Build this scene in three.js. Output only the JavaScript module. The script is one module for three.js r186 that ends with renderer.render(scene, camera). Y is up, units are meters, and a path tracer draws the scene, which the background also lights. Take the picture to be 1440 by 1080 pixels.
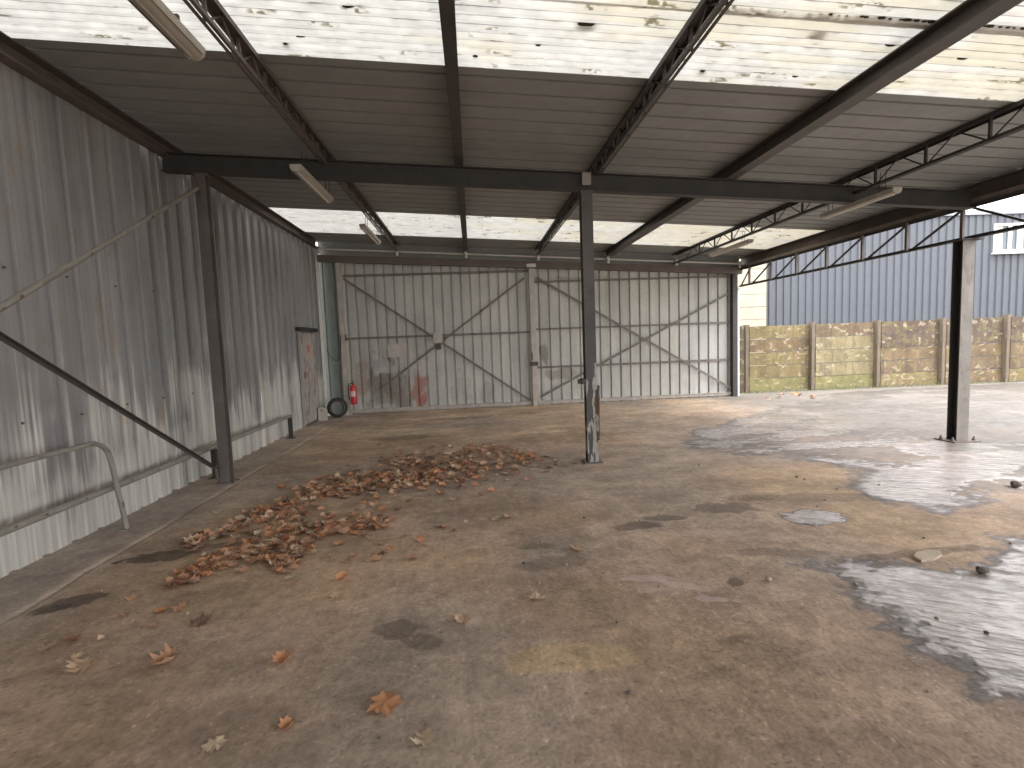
import * as THREE from 'three';
import { mergeGeometries } from 'three/addons/utils/BufferGeometryUtils.js';

// ---------------------------------------------------------------- camera, sky, sun, exposure
const scene = new THREE.Scene();
const camera = new THREE.PerspectiveCamera(2 * Math.atan(540 / 720.8) * 180 / Math.PI, 4 / 3, 0.05, 600);
camera.rotation.order = 'YXZ';
camera.rotation.set(-0.0837, -0.0731, -0.0379);
camera.position.set(0, 1.6, 0);
const renderer = new THREE.WebGLRenderer({ antialias: true });
renderer.toneMapping = THREE.LinearToneMapping;
renderer.toneMappingExposure = 4.9;
renderer.shadowMap.enabled = true;

const sunDir = new THREE.Vector3(0.55, 0.75, 0.25).normalize();
{ // bright, even overcast sky
  const w = 256, h = 128, a = new Float32Array(w * h * 4);
  for (let j = 0; j < h; j++) for (let i = 0; i < w; i++) {
    const el = ((j + 0.5) / h - 0.5) * Math.PI;
    const az = (i + 0.5) / w * Math.PI * 2;
    const s = Math.max(0, Math.sin(el));
    const c = 0.05 * Math.sin(az * 3 + 4 * s) * Math.cos(el * 5) + 0.04 * Math.sin(az * 7 - el * 9) * Math.cos(el);
    const l = (0.78 + 0.42 * s) * (1 + c);
    const k = (j * w + i) * 4;
    a[k] = l * 1.0; a[k + 1] = l * 1.0; a[k + 2] = l * 1.01; a[k + 3] = 1;
  }
  const t = new THREE.DataTexture(a, w, h, THREE.RGBAFormat, THREE.FloatType);
  t.mapping = THREE.EquirectangularReflectionMapping; t.magFilter = THREE.LinearFilter; t.minFilter = THREE.LinearFilter;
  t.wrapS = THREE.RepeatWrapping; t.needsUpdate = true;
  scene.background = t; scene.environment = t;
}
const sun = new THREE.DirectionalLight(new THREE.Color(1, 0.97, 0.92), 0.6);
sun.position.copy(sunDir).multiplyScalar(40); sun.castShadow = true; sun.shadow.radius = 40;
sun.shadow.mapSize.set(2048, 2048);
Object.assign(sun.shadow.camera, { left: -22, right: 22, top: 22, bottom: -22, near: 1, far: 90 });
sun.target.position.set(3, 0, -7);
scene.add(sun, sun.target);

// ---------------------------------------------------------------- helpers
let seed = 20240611;
const rnd = () => { seed = (seed * 1664525 + 1013904223) >>> 0; return seed / 4294967296; };
const rr = (a, b) => a + (b - a) * rnd();
const lerp = (a, b, t) => a + (b - a) * t;
const clamp = (v, a = 0, b = 1) => v < a ? a : v > b ? b : v;
const ss = (a, b, v) => { const t = clamp((v - a) / (b - a)); return t * t * (3 - 2 * t); };
const PERM = new Uint8Array(512);
{ const p = []; for (let i = 0; i < 256; i++) p.push(i); for (let i = 255; i > 0; i--) { const j = Math.floor(rnd() * (i + 1)); [p[i], p[j]] = [p[j], p[i]]; } for (let i = 0; i < 512; i++) PERM[i] = p[i & 255]; }
function vn(x, y) { // value noise 0..1
  const xi = Math.floor(x), yi = Math.floor(y), fx = x - xi, fy = y - yi;
  const u = fx * fx * (3 - 2 * fx), v = fy * fy * (3 - 2 * fy), X = xi & 255, Y = yi & 255, X1 = (X + 1) & 255, Y1 = (Y + 1) & 255;
  const a = PERM[PERM[X] + Y], b = PERM[PERM[X1] + Y], c = PERM[PERM[X] + Y1], d = PERM[PERM[X1] + Y1];
  return (a + (b - a) * u + ((c + (d - c) * u) - (a + (b - a) * u)) * v) / 255;
}
function fbm(x, y, o = 4) { let s = 0, a = 0.5, n = 0; for (let i = 0; i < o; i++) { s += a * vn(x, y); n += a; a *= 0.5; x = x * 2.03 + 17.3; y = y * 2.03 + 9.1; } return s / n; }
const SRGB = new Uint8Array(4096); for (let i = 0; i < 4096; i++) { const v = i / 4095; SRGB[i] = Math.round(255 * (v <= 0.0031308 ? v * 12.92 : 1.055 * Math.pow(v, 1 / 2.4) - 0.055)); }
function tex(w, h, fn, srgb = true) {
  const a = new Uint8Array(w * h * 4), o = [0, 0, 0];
  for (let j = 0; j < h; j++) for (let i = 0; i < w; i++) {
    fn((i + 0.5) / w, (j + 0.5) / h, o);
    const k = (j * w + i) * 4;
    for (let c = 0; c < 3; c++) { const v = clamp(o[c]); a[k + c] = srgb ? SRGB[(v * 4095 + 0.5) | 0] : v * 255 + 0.5; }
    a[k + 3] = 255;
  }
  const t = new THREE.DataTexture(a, w, h, THREE.RGBAFormat); t.magFilter = THREE.LinearFilter; t.minFilter = THREE.LinearMipmapLinearFilter; t.generateMipmaps = true;
  t.wrapS = t.wrapT = THREE.RepeatWrapping; if (srgb) t.colorSpace = THREE.SRGBColorSpace; t.needsUpdate = true; return t;
}
const lin = (r, g, b) => new THREE.Color().setRGB(r, g, b);
const std = (o) => new THREE.MeshStandardMaterial(o);

// geometry (d is the distance ahead: z = -d)
function boxG(x0, x1, y0, y1, d0, d1) { const g = new THREE.BoxGeometry(x1 - x0, y1 - y0, Math.abs(d1 - d0)); g.translate((x0 + x1) / 2, (y0 + y1) / 2, -(d0 + d1) / 2); return g; }
function barG(a, b, w, h, up = new THREE.Vector3(0, 1, 0)) { // straight bar of w (sideways) x h (up) between two points
  const A = new THREE.Vector3(...a), B = new THREE.Vector3(...b), L = A.distanceTo(B), f = B.clone().sub(A).normalize();
  let s = new THREE.Vector3().crossVectors(up, f); if (s.lengthSq() < 1e-6) s.set(1, 0, 0); s.normalize();
  const u = new THREE.Vector3().crossVectors(f, s), g = new THREE.BoxGeometry(w, h, L);
  g.applyMatrix4(new THREE.Matrix4().makeBasis(s, u, f).setPosition(A.add(B).multiplyScalar(0.5))); return g;
}
function rodG(a, b, r, n = 10) { const A = new THREE.Vector3(...a), B = new THREE.Vector3(...b), L = A.distanceTo(B); const g = new THREE.CylinderGeometry(r, r, L, n); g.applyQuaternion(new THREE.Quaternion().setFromUnitVectors(new THREE.Vector3(0, 1, 0), B.clone().sub(A).normalize())); const m = A.add(B).multiplyScalar(0.5); g.translate(m.x, m.y, m.z); return g; }
function tubeG(pts, r, seg = 60, n = 10, tension = 0.5) { return new THREE.TubeGeometry(new THREE.CatmullRomCurve3(pts.map(p => new THREE.Vector3(...p)), false, 'catmullrom', tension), seg, r, n, false); }
// folded sheet: profile [[u, depth], ...] swept along the second axis; U, N, L are world axes, thickness t
function sheetG(profile, len, O, U, N, L, t = 0.003) {
  const P = [], I = [], o = new THREE.Vector3(...O), u = new THREE.Vector3(...U), n = new THREE.Vector3(...N), l = new THREE.Vector3(...L).multiplyScalar(len);
  const pt = (a, b, e) => o.clone().addScaledVector(u, a).addScaledVector(n, b).addScaledVector(l, e);
  const quad = (a, b, c, d) => { const k = P.length / 3; for (const q of [a, b, c, d]) P.push(q.x, q.y, q.z); I.push(k, k + 1, k + 2, k, k + 2, k + 3); };
  for (let i = 0; i < profile.length - 1; i++) {
    const [a, da] = profile[i], [b, db] = profile[i + 1];
    quad(pt(a, da, 0), pt(b, db, 0), pt(b, db, 1), pt(a, da, 1));
    if (!t) continue; // a single translucent skin
    quad(pt(a, da - t, 1), pt(b, db - t, 1), pt(b, db - t, 0), pt(a, da - t, 0));
    quad(pt(a, da - t, 0), pt(b, db - t, 0), pt(b, db, 0), pt(a, da, 0));
    quad(pt(a, da, 1), pt(b, db, 1), pt(b, db - t, 1), pt(a, da - t, 1));
  }
  const e = profile.length - 1;
  if (t) quad(pt(profile[0][0], profile[0][1], 0), pt(profile[0][0], profile[0][1], 1), pt(profile[0][0], profile[0][1] - t, 1), pt(profile[0][0], profile[0][1] - t, 0));
  if (t) quad(pt(profile[e][0], profile[e][1], 1), pt(profile[e][0], profile[e][1], 0), pt(profile[e][0], profile[e][1] - t, 0), pt(profile[e][0], profile[e][1] - t, 1));
  const g = new THREE.BufferGeometry(); g.setAttribute('position', new THREE.Float32BufferAttribute(P, 3)); g.setIndex(I);
  const det = new THREE.Vector3().crossVectors(u, n).dot(l); if (det > 0) { for (let i = 0; i < I.length; i += 3) { const s = I[i]; I[i] = I[i + 2]; I[i + 2] = s; } g.setIndex(I); }
  g.computeVertexNormals(); return g;
}
// grooves (ribs seen from the back): pitch p, groove width w, depth g, count n
function ribProfile(n, p, w, g, sl = 0.012, mid = 0) {
  const r = [[0, 0]];
  for (let i = 0; i < n; i++) { const c = (i + 0.5) * p; if (mid) { r.push([c - p / 2 + 0.02 + (p / 2 - w / 2) * 0.45, 0], [c - p / 2 + 0.026 + (p / 2 - w / 2) * 0.45, mid], [c - p / 2 + 0.04 + (p / 2 - w / 2) * 0.45, mid], [c - p / 2 + 0.046 + (p / 2 - w / 2) * 0.45, 0]); } r.push([c - w / 2 - sl, 0], [c - w / 2, -g], [c + w / 2, -g], [c + w / 2 + sl, 0]); }
  r.push([n * p, 0]); return r;
}
function uvBox(g) { // texture coordinates in metres by the way each face points
  const p = g.attributes.position, n = g.attributes.normal, a = new Float32Array(p.count * 2);
  for (let i = 0; i < p.count; i++) {
    const ax = Math.abs(n.getX(i)), ay = Math.abs(n.getY(i)), az = Math.abs(n.getZ(i));
    if (ax >= ay && ax >= az) { a[2 * i] = p.getZ(i); a[2 * i + 1] = p.getY(i); } else if (ay >= az) { a[2 * i] = p.getX(i); a[2 * i + 1] = p.getZ(i); } else { a[2 * i] = p.getX(i); a[2 * i + 1] = p.getY(i); }
  }
  g.setAttribute('uv', new THREE.BufferAttribute(a, 2));
}
const used = {}; const org = new WeakMap();
const numbered = (n) => { used[n] = (used[n] ?? -1) + 1; return used[n] ? `${n}_${String(used[n]).padStart(3, '0')}` : n; };
function thing(name, label, category, [x, y, d] = [0, 0, 0], group) {
  const o = new THREE.Group(); o.name = numbered(name); o.position.set(x, y, -d); o.userData = { label, category }; if (group) o.userData.group = group;
  org.set(o, new THREE.Vector3(x, y, -d)); scene.add(o); return o;
}
// geometry given in world coordinates -> one named mesh under its parent
function obj(name, geos, mat, parent = scene, uv = 'box', origin) {
  const list = (Array.isArray(geos) ? geos : [geos]).map(g => { const h = g.index ? g.toNonIndexed() : g.clone(); for (const k of Object.keys(h.attributes)) if (!['position', 'normal', 'uv', 'color'].includes(k)) h.deleteAttribute(k); if (uv === 'box' || !h.attributes.uv) uvBox(h); if (uv instanceof Function) uv(h); return h; });
  const g = list.length > 1 ? mergeGeometries(list) : list[0];
  const m = new THREE.Mesh(g, mat); m.castShadow = m.receiveShadow = true;
  if (parent === scene) { m.name = numbered(name); if (origin) { g.translate(-origin[0], -origin[1], -origin[2]); m.position.set(...origin); } org.set(m, m.position.clone()); }
  else { m.name = name; const o = org.get(parent); g.translate(-o.x, -o.y, -o.z); org.set(m, o); }
  parent.add(m); return m;
}
const tag = (o, label, category, group) => { o.userData = { label, category }; if (group) o.userData.group = group; return o; };
const structure = (o) => { o.userData = { kind: 'structure' }; return o; };
// shared geometry as a further part
function piece(name, geo, mat, parent, pos, quat) { const m = new THREE.Mesh(geo, mat); m.name = name; m.castShadow = m.receiveShadow = true; m.position.set(...pos); if (quat) m.quaternion.copy(quat); parent.add(m); return m; }

// ---------------------------------------------------------------- layout (metres)
const WALLX = -3.54, FAR = 12.47, FRAME = 6.44, EAVE = 6.85, BACK = -6.8;
const SL = -0.06, ROOF = 3.87, PUR = 3.72;
const roofY = (x) => ROOF + SL * x, purY = (x) => PUR + SL * x;
const NS0 = 2.65, NS1 = 4.45, FS0 = 9.45, FS1 = 11.45; // translucent strips

// ---------------------------------------------------------------- ground
// wet areas, outlines measured on the floor (x, d)
const sdP = (P, x, y) => { // signed distance to an outline, inside positive
  let c = false, m = 1e9;
  for (let i = 0, j = P.length - 1; i < P.length; j = i++) {
    const A = P[j], B = P[i], dx = B[0] - A[0], dy = B[1] - A[1], px = x - A[0], py = y - A[1];
    if ((B[1] > y) !== (A[1] > y) && x < (A[0] - B[0]) * (y - B[1]) / (A[1] - B[1]) + B[0]) c = !c;
    let t = (px * dx + py * dy) / (dx * dx + dy * dy); t = t < 0 ? 0 : t > 1 ? 1 : t;
    const ex = px - t * dx, ey = py - t * dy, q = ex * ex + ey * ey; if (q < m) m = q;
  }
  return (c ? 1 : -1) * Math.sqrt(m);
};
const WET_A = [[2.3, 3.15], [2.36, 2.8], [2.22, 2.5], [2.2, 1.95], [2.6, 1.5], [5, 0.6], [8, 1.0], [8, 3.4], [5, 3.5], [3.9, 3.35], [3.3, 3.02], [2.8, 3.12]];
const WET_B = [[2.9, 6.7], [3.6, 6.35], [4.15, 5.85], [4.35, 5.4], [4.1, 5.0], [3.72, 4.72], [3.66, 4.3], [3.95, 4.0], [4.4, 4.15], [4.8, 4.4], [5.4, 4.2], [8, 4.3], [30, 4.0], [30, 12.6], [9, 12.2], [6.9, 10.6], [5.0, 9.2], [3.6, 8.2]];
const BOX_A = [1.9, 8.4, 0.3, 3.9], BOX_B = [2.5, 31, 3.6, 13];
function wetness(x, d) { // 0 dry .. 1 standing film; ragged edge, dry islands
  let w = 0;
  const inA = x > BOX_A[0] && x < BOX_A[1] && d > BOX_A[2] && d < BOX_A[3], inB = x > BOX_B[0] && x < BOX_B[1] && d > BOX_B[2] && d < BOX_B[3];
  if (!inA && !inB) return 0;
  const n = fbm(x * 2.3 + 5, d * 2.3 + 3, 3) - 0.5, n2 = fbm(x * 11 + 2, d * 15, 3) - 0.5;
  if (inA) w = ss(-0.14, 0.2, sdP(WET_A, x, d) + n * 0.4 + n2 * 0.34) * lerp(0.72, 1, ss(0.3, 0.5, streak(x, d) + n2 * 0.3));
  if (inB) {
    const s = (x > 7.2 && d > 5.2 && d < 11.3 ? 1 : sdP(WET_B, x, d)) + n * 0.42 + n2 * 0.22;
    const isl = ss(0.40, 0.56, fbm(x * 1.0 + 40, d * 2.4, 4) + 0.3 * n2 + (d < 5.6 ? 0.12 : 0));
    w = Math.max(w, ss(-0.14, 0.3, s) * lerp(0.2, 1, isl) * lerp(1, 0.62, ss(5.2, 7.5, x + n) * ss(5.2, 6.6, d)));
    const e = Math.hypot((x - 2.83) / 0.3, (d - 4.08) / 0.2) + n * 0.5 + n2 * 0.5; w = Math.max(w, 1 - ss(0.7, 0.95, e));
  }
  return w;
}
const streak = (x, d) => fbm(x * 3.2 - d * 1.6, d * 11 + x * 6.5, 3);
const ripple = (x, d) => fbm(x * 8 - d * 4, d * 27 + x * 15, 3);
function groundH(x, d) { // real relief of the worn floor, metres
  return 0.010 * (fbm(x * 0.7 + 3, d * 0.7, 3) - 0.5) + 0.004 * (fbm(x * 3.1, d * 3.1 + 7, 2) - 0.5);
}
const ell = (x, d, cx, cd, rx, rd, rot, rag, f = 4) => { const c = Math.cos(rot), s = Math.sin(rot), u = (x - cx) * c + (d - cd) * s, v = -(x - cx) * s + (d - cd) * c; return Math.hypot(u / rx, v / rd) + (fbm(x * f + cx * 7, d * f + cd * 3, 3) - 0.5) * rag; };
const STAIN = [ // cx, cd, rx, rd, rot, strength (dark)
  [-0.5, 2.82, 0.17, 0.09, 0.1, 0.42], [-0.36, 2.68, 0.11, 0.08, -0.5, 0.36], [-2.72, 3.42, 0.22, 0.11, 0.35, 0.62], [-2.5, 4.15, 0.34, 0.11, 0.2, 0.6], [-2.15, 4.3, 0.3, 0.08, 0.0, 0.4],
  [1.3, 4.15, 0.24, 0.1, 0.1, 0.5], [1.62, 4.28, 0.2, 0.07, 0, 0.45], [2.2, 4.45, 0.4, 0.16, -0.2, 0.4], [0.55, 3.55, 0.3, 0.12, 0.1, 0.28], [0.42, 3.85, 0.2, 0.06, 0, 0.25],
  [1.62, 3.07, 0.08, 0.07, 0.2, 0.5], [-1.2, 8.9, 0.7, 0.22, 0.05, 0.35], [-0.4, 10.9, 0.9, 0.16, 0.05, 0.38], [1.0, 11.2, 0.7, 0.13, 0.05, 0.35], [3.2, 4.55, 0.8, 0.14, -0.15, 0.3],
  [2.1, 3.45, 0.35, 0.08, -0.2, 0.3], [3.0, 3.28, 0.6, 0.07, 0.05, 0.38], [1.32, 2.48, 0.12, 0.05, 0.3, 0.35], [2.32, 2.25, 0.12, 0.4, 0.1, 0.25], [9.5, 11.9, 0.9, 0.06, -0.1, 0.4], [12.5, 11.6, 1.6, 0.06, -0.03, 0.45]];
const PALE = [[1.08, 3.2, 0.2, 0.06, -0.2, 1], [1.3, 3.06, 0.2, 0.045, -0.5, 1], [1.4, 2.88, 0.14, 0.05, -0.3, 1], [2.0, 3.85, 0.3, 0.07, 0.1, 0.6], [2.4, 3.7, 0.25, 0.05, -0.1, 0.4], [1.2, 3.12, 0.3, 0.16, -0.3, 0.35], [1.1, 3.05, 0.18, 0.035, 0.1, 0.7], [1.75, 3.9, 0.28, 0.07, -0.1, 0.5], [2.15, 3.75, 0.3, 0.05, 0.1, 0.35], [0.7, 3.35, 0.16, 0.06, 0, 0.35], [-1.2, 2.78, 0.25, 0.06, 0.3, 0.3], [2.82, 3.36, 0.1, 0.06, -0.5, 0.5], [1.6, 2.3, 0.16, 0.02, 0.2, 0.4], [1.45, 1.88, 0.2, 0.015, 0.1, 0.35]];
function groundColor(x, d, o) {
  const big = fbm(x * 0.33 + 11, d * 0.33 + 2, 4), med = fbm(x * 1.6 + 3, d * 1.6 + 8, 4), fine = fbm(x * 13, d * 13, 3), grit = vn(x * 85, d * 85), gr2 = vn(x * 41 + 9, d * 41);
  const hue = fbm(x * 0.6 + 31, d * 0.6 + 77, 3);
  const scab = fbm(x * 2.7 + 60, d * 4.1 + 13, 4);
  let l = 0.36 * (0.76 + 0.3 * big + 0.42 * (med - 0.5) + 0.42 * (fine - 0.5) + 0.26 * (grit - 0.5) + 0.2 * (gr2 - 0.5));
  l *= 1 - 0.12 * ss(0.54, 0.60, scab) + 0.14 * ss(0.40, 0.36, scab);
  let r = 1.32, g = 0.955, b = 0.715;
  const cool = ss(0.46, 0.66, hue); r = lerp(r, 1.22, cool); b = lerp(b, 0.76, cool);
  const warm = ss(0.52, 0.3, hue); r = lerp(r, 1.34, warm); b = lerp(b, 0.64, warm);
  // scoured, wind-swept marks
  const sw = fbm((x * 0.9 + d * 0.5) * 1.2, (d - x * 0.4) * 9, 3); l *= 0.93 + 0.16 * sw;
  const dark = vn(x * 6.1 + 3, d * 6.1 + 50); if (dark > 0.86) l *= 1 - 0.8 * (dark - 0.86) * fine * 2;
  for (let i = 0; i < STAIN.length; i++) { const S = STAIN[i], cx = S[0], cd = S[1], rx = S[2], rd = S[3], rot = S[4], k = S[5]; if (Math.abs(x - cx) > rx * 1.8 || Math.abs(d - cd) > Math.max(rx, rd) * 1.8) continue; const e = ell(x, d, cx, cd, rx, rd, rot, 1.1, 9); l *= 1 - k * (1 - ss(0.72, 1.02, e)) * (0.6 + 0.8 * fine); }
  for (let i = 0; i < PALE.length; i++) { const S = PALE[i], cx = S[0], cd = S[1], rx = S[2], rd = S[3], rot = S[4], k = S[5]; if (Math.abs(x - cx) > rx * 1.8 || Math.abs(d - cd) > rx * 1.8) continue; const e = ell(x, d, cx, cd, rx, rd, rot, 1.1, 16); const t = (1 - ss(0.7, 0.9, e)) * k; l = lerp(l, 0.42 * (0.8 + 0.4 * fine), t * 0.85); b = lerp(b, 0.86, t); }
  { const e = ell(x, d, 0.45, 2.44, 0.5, 0.15, -0.12, 0.75, 5), t = (1 - ss(0.65, 1.05, e)) * 0.75; l *= 1 + 0.22 * t; r = lerp(r, 1.34, t); b = lerp(b, 0.56, t); }
  // plinth strip beside the left wall: paler dusty concrete with a worn edge
  const edge = x < -2.7 ? -2.94 + 0.05 * (fbm(d * 2, 4, 3) - 0.5) : -9;
  if (x < edge && d < FAR) { l = l * 0.85 + 0.05; const t = ss(-0.09, -0.02, x - edge) * ss(0.35, 0.6, fbm(d * 1.7, 9, 3)); l *= 1 + 0.55 * t; r = lerp(r, 1.08, 0.5); b = lerp(b, 0.84, 0.5); }
  else if (x < edge + 0.03 && d < FAR) l *= 0.72;
  // floor patches towards the gates, lighter and less blue
  const gateTone = d < 5.5 ? 0 : ss(7.5, 10.5, d + (med - 0.5) * 3) * ss(6.3, 4.6, x + (med - 0.5) * 2) * ss(0.35, 0.65, fbm(x * 0.8, d * 1.9 + 30, 4)); l *= 1 + 0.22 * gateTone; b = lerp(b, 0.68, gateTone * 0.7); r = lerp(r, 1.25, gateTone * 0.6);
  // open yard: washed grey concrete
  const yard = ss(4.6, 7.0, x + (med - 0.5) * 2.2) ; l = lerp(l, 0.125 * (0.7 + 0.4 * big + 0.5 * (fine - 0.5)), yard * 0.8); r = lerp(r, 1.13, yard); g = lerp(g, 0.98, yard); b = lerp(b, 0.86, yard);
  // scattered gravel specks
  if (grit > 0.93 && gr2 > 0.55) l *= 1.5; else if (grit < 0.06) l *= 0.6;
  const w = wetness(x, d), damp = clamp(w * 2.2); const edgeW = ss(0.02, 0.3, w) * (1 - ss(0.45, 0.85, w)); l *= 1 - 0.4 * edgeW; const bare = ss(0.5, 0.9, w); l = lerp(l, lerp(0.42, 0.15, yard) * (0.3 + 0.9 * streak(x, d) + 0.5 * ripple(x, d)) * (0.75 + 0.5 * fine), bare * 0.7); b = lerp(b, lerp(0.97, 0.88, yard), damp * 0.8); r = lerp(r, lerp(1.05, 1.1, yard), damp * 0.8);  // wet film paled and cooled in the colour for the sky it reflects
  o[0] = l * r; o[1] = l * g; o[2] = l * b; return w;
}
function groundMaps(x0, x1, d0, d1, w, h) {
  const rough = new Float32Array(w * h), bump = new Float32Array(w * h); let k = 0;
  const map = tex(w, h, (u, v, o) => {
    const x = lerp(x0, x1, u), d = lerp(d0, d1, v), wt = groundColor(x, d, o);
    const f1 = fbm(x * 9, d * 9, 3), f2 = fbm(x * 34 + 7, d * 34, 2), st = streak(x, d);
    const film = ss(0.35, 0.95, wt) * ss(0.30, 0.52, f1 * 0.5 + st * 0.5 + wt * 0.12);
    rough[k] = clamp(lerp(0.86 + 0.1 * (f2 - 0.5), 0.27, ss(0.1, 0.6, wt) * 0.6 + film * 0.4));
    bump[k] = clamp(lerp(0.26 * (0.34 * f1 + 0.36 * f2 + 0.3 * vn(x * 90, d * 90)), 0.5 * ripple(x, d) + 0.3 * st + 0.2 * f1, ss(0.3, 0.9, wt) * 0.8));
    k++;
  });
  k = 0; const r = tex(w, h, (u, v, o) => { o[0] = o[1] = o[2] = rough[k++]; }, false);
  k = 0; const b = tex(w, h, (u, v, o) => { o[0] = o[1] = o[2] = bump[k++]; }, false);
  for (const t of [map, r, b]) t.wrapS = t.wrapT = THREE.ClampToEdgeWrapping;
  return std({ map, roughnessMap: r, roughness: 1, bumpMap: b, bumpScale: 0.015, metalness: 0 });
}
function groundTile(x0, x1, d0, d1, cell, w, h) {
  const nx = Math.round((x1 - x0) / cell), nd = Math.round((d1 - d0) / cell), P = [], N = [], UV = [], I = [], e = 0.02;
  for (let j = 0; j <= nd; j++) for (let i = 0; i <= nx; i++) {
    const u = i / nx, v = j / nd, x = lerp(x0, x1, u), d = lerp(d0, d1, v); P.push(x, groundH(x, d), -d); UV.push(u, v);
    const n = new THREE.Vector3(-(groundH(x + e, d) - groundH(x - e, d)) / (2 * e), 1, (groundH(x, d + e) - groundH(x, d - e)) / (2 * e)).normalize(); N.push(n.x, n.y, n.z);
  }
  for (let j = 0; j < nd; j++) for (let i = 0; i < nx; i++) { const a = j * (nx + 1) + i, b = a + 1, c = a + nx + 1, q = c + 1; I.push(a, b, c, b, q, c); }
  const g = new THREE.BufferGeometry(); g.setAttribute('position', new THREE.Float32BufferAttribute(P, 3)); g.setAttribute('normal', new THREE.Float32BufferAttribute(N, 3)); g.setAttribute('uv', new THREE.Float32BufferAttribute(UV, 2)); g.setIndex(I);
  return [g, groundMaps(x0, x1, d0, d1, w, h)];
}
{
  const far = tex(512, 512, (u, v, o) => { const s = Math.sin, c = Math.cos, A = u * 6.28318, B = v * 6.28318; const n = 0.5 * fbm(4 + 3 * c(A) + 2 * s(B), 4 + 3 * s(A) + 2 * c(B), 5) + 0.5 * fbm(u * 90, v * 90, 2), l = 0.2 * (0.6 + 0.8 * n); o[0] = l * 1.1; o[1] = l; o[2] = l * 0.85; });
  far.repeat.set(1 / 14, 1 / 14);
  const g = new THREE.PlaneGeometry(400, 400); g.rotateX(-Math.PI / 2); g.translate(0, -0.03, -60);
  structure(obj('ground', g, std({ map: far, roughness: 0.92 })));
  const floor = new THREE.Group(); floor.name = 'shed_floor'; floor.userData = { kind: 'structure' }; scene.add(floor); org.set(floor, new THREE.Vector3());
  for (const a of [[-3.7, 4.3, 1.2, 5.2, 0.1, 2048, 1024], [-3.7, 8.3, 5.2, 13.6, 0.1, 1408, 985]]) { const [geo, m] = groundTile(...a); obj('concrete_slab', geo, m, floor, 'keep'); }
  const yard = new THREE.Group(); yard.name = 'yard_pavement'; yard.userData = { kind: 'structure' }; scene.add(yard); org.set(yard, new THREE.Vector3());
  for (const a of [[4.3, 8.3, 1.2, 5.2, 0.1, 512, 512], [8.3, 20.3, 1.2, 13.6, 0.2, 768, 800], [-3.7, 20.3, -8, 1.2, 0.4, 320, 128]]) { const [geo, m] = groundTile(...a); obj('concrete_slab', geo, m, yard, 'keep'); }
}
console.log('ground');

// ---------------------------------------------------------------- materials
function grainTex(base, vary, w = 256, sx = 6, sy = 6, rust) { return tex(w, w, (u, v, o) => { const n = fbm(u * sx, v * sy, 4), f = fbm(u * 60, v * 60, 2); let k = 1 + vary * (n - 0.5) * 2 + vary * 0.6 * (f - 0.5); o[0] = base[0] * k; o[1] = base[1] * k; o[2] = base[2] * k; if (rust) { const t = ss(rust, rust + 0.1, fbm(u * sx * 1.7 + 9, v * sy * 1.7 + 5, 4)); o[0] = lerp(o[0], 0.13, t); o[1] = lerp(o[1], 0.075, t); o[2] = lerp(o[2], 0.045, t); } }); }
const M = {};
M.dark = std({ map: grainTex([0.062, 0.054, 0.048], 0.35, 256, 5, 5), roughness: 0.6 });
M.darkB = std({ map: grainTex([0.04, 0.036, 0.034], 0.4, 256, 5, 5), roughness: 0.6 });
M.brown = std({ map: grainTex([0.12, 0.094, 0.082], 0.35, 256, 5, 5), roughness: 0.6 });
M.beige = std({ map: grainTex([0.23, 0.185, 0.155], 0.3), roughness: 0.6 });  // eaves flange and lip coloured lighter for the light reaching the underside
M.galv = std({ map: grainTex([0.36, 0.355, 0.34], 0.25), roughness: 0.5, metalness: 0.25 });
M.rail = std({ map: grainTex([0.25, 0.235, 0.205], 0.35, 256, 7, 7, 0.68), roughness: 0.55 });
M.bolt = std({ color: lin(0.2, 0.17, 0.15), roughness: 0.55, metalness: 0.4 });
M.white = std({ map: grainTex([0.62, 0.61, 0.57], 0.12), roughness: 0.5 });
M.wire = std({ color: lin(0.03, 0.03, 0.03), roughness: 0.7 });

// left wall: weathered zinc sheet; white oxide streaks from the foot, whitened further for light low on the wall
function wallColor(d, y, o, k = 1) {
  const s1 = fbm(d * 14, y * 0.55 + 3, 4), s2 = fbm(d * 46, y * 1.1 + 9, 3), blot = fbm(d * 2.2 + 7, y * 1.6, 4), f = vn(d * 120, y * 60);
  let l = 0.335 * (0.8 + 0.3 * (s1 - 0.2) + 0.2 * (s2 - 0.5) + 0.35 * (blot - 0.5) + 0.08 * (f - 0.5)) * k;
  let r = 1.015, g = 0.99, b = 0.99;
  const oxLight = ss(0.0, 0.34, (1.35 - y) * 0.5 + (s1 - 0.5) * 0.6 + (blot - 0.5) * 0.8 + (s2 - 0.5) * 0.45); // ragged oxide bloom with painted light low down, streaky outline
  const t = oxLight * (0.62 + 0.5 * (s2 - 0.3)); l = lerp(l, 0.66 * (0.82 + 0.36 * s2), clamp(t)); b = lerp(b, 0.92, oxLight);
  const drip = ss(0.71, 0.78, fbm(d * 21 + 4, y * 0.3 + 20, 3)); l *= 1 - 0.15 * drip;
  const sc = vn(d * 9 + 3, y * 5 + 60); if (sc > 0.93) l *= 1 - 5 * (sc - 0.93) * f;
  const ru = ss(0.66, 0.78, fbm(d * 5 + 90, y * 3 + 4, 4)) * 0.35; r = lerp(r, 1.22, ru); b = lerp(b, 0.72, ru); l *= 1 - 0.25 * ru;
  o[0] = l * r; o[1] = l * g; o[2] = l * b;
}
const WD0 = -7, WD1 = 12.7, WH = 4.15;
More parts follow.
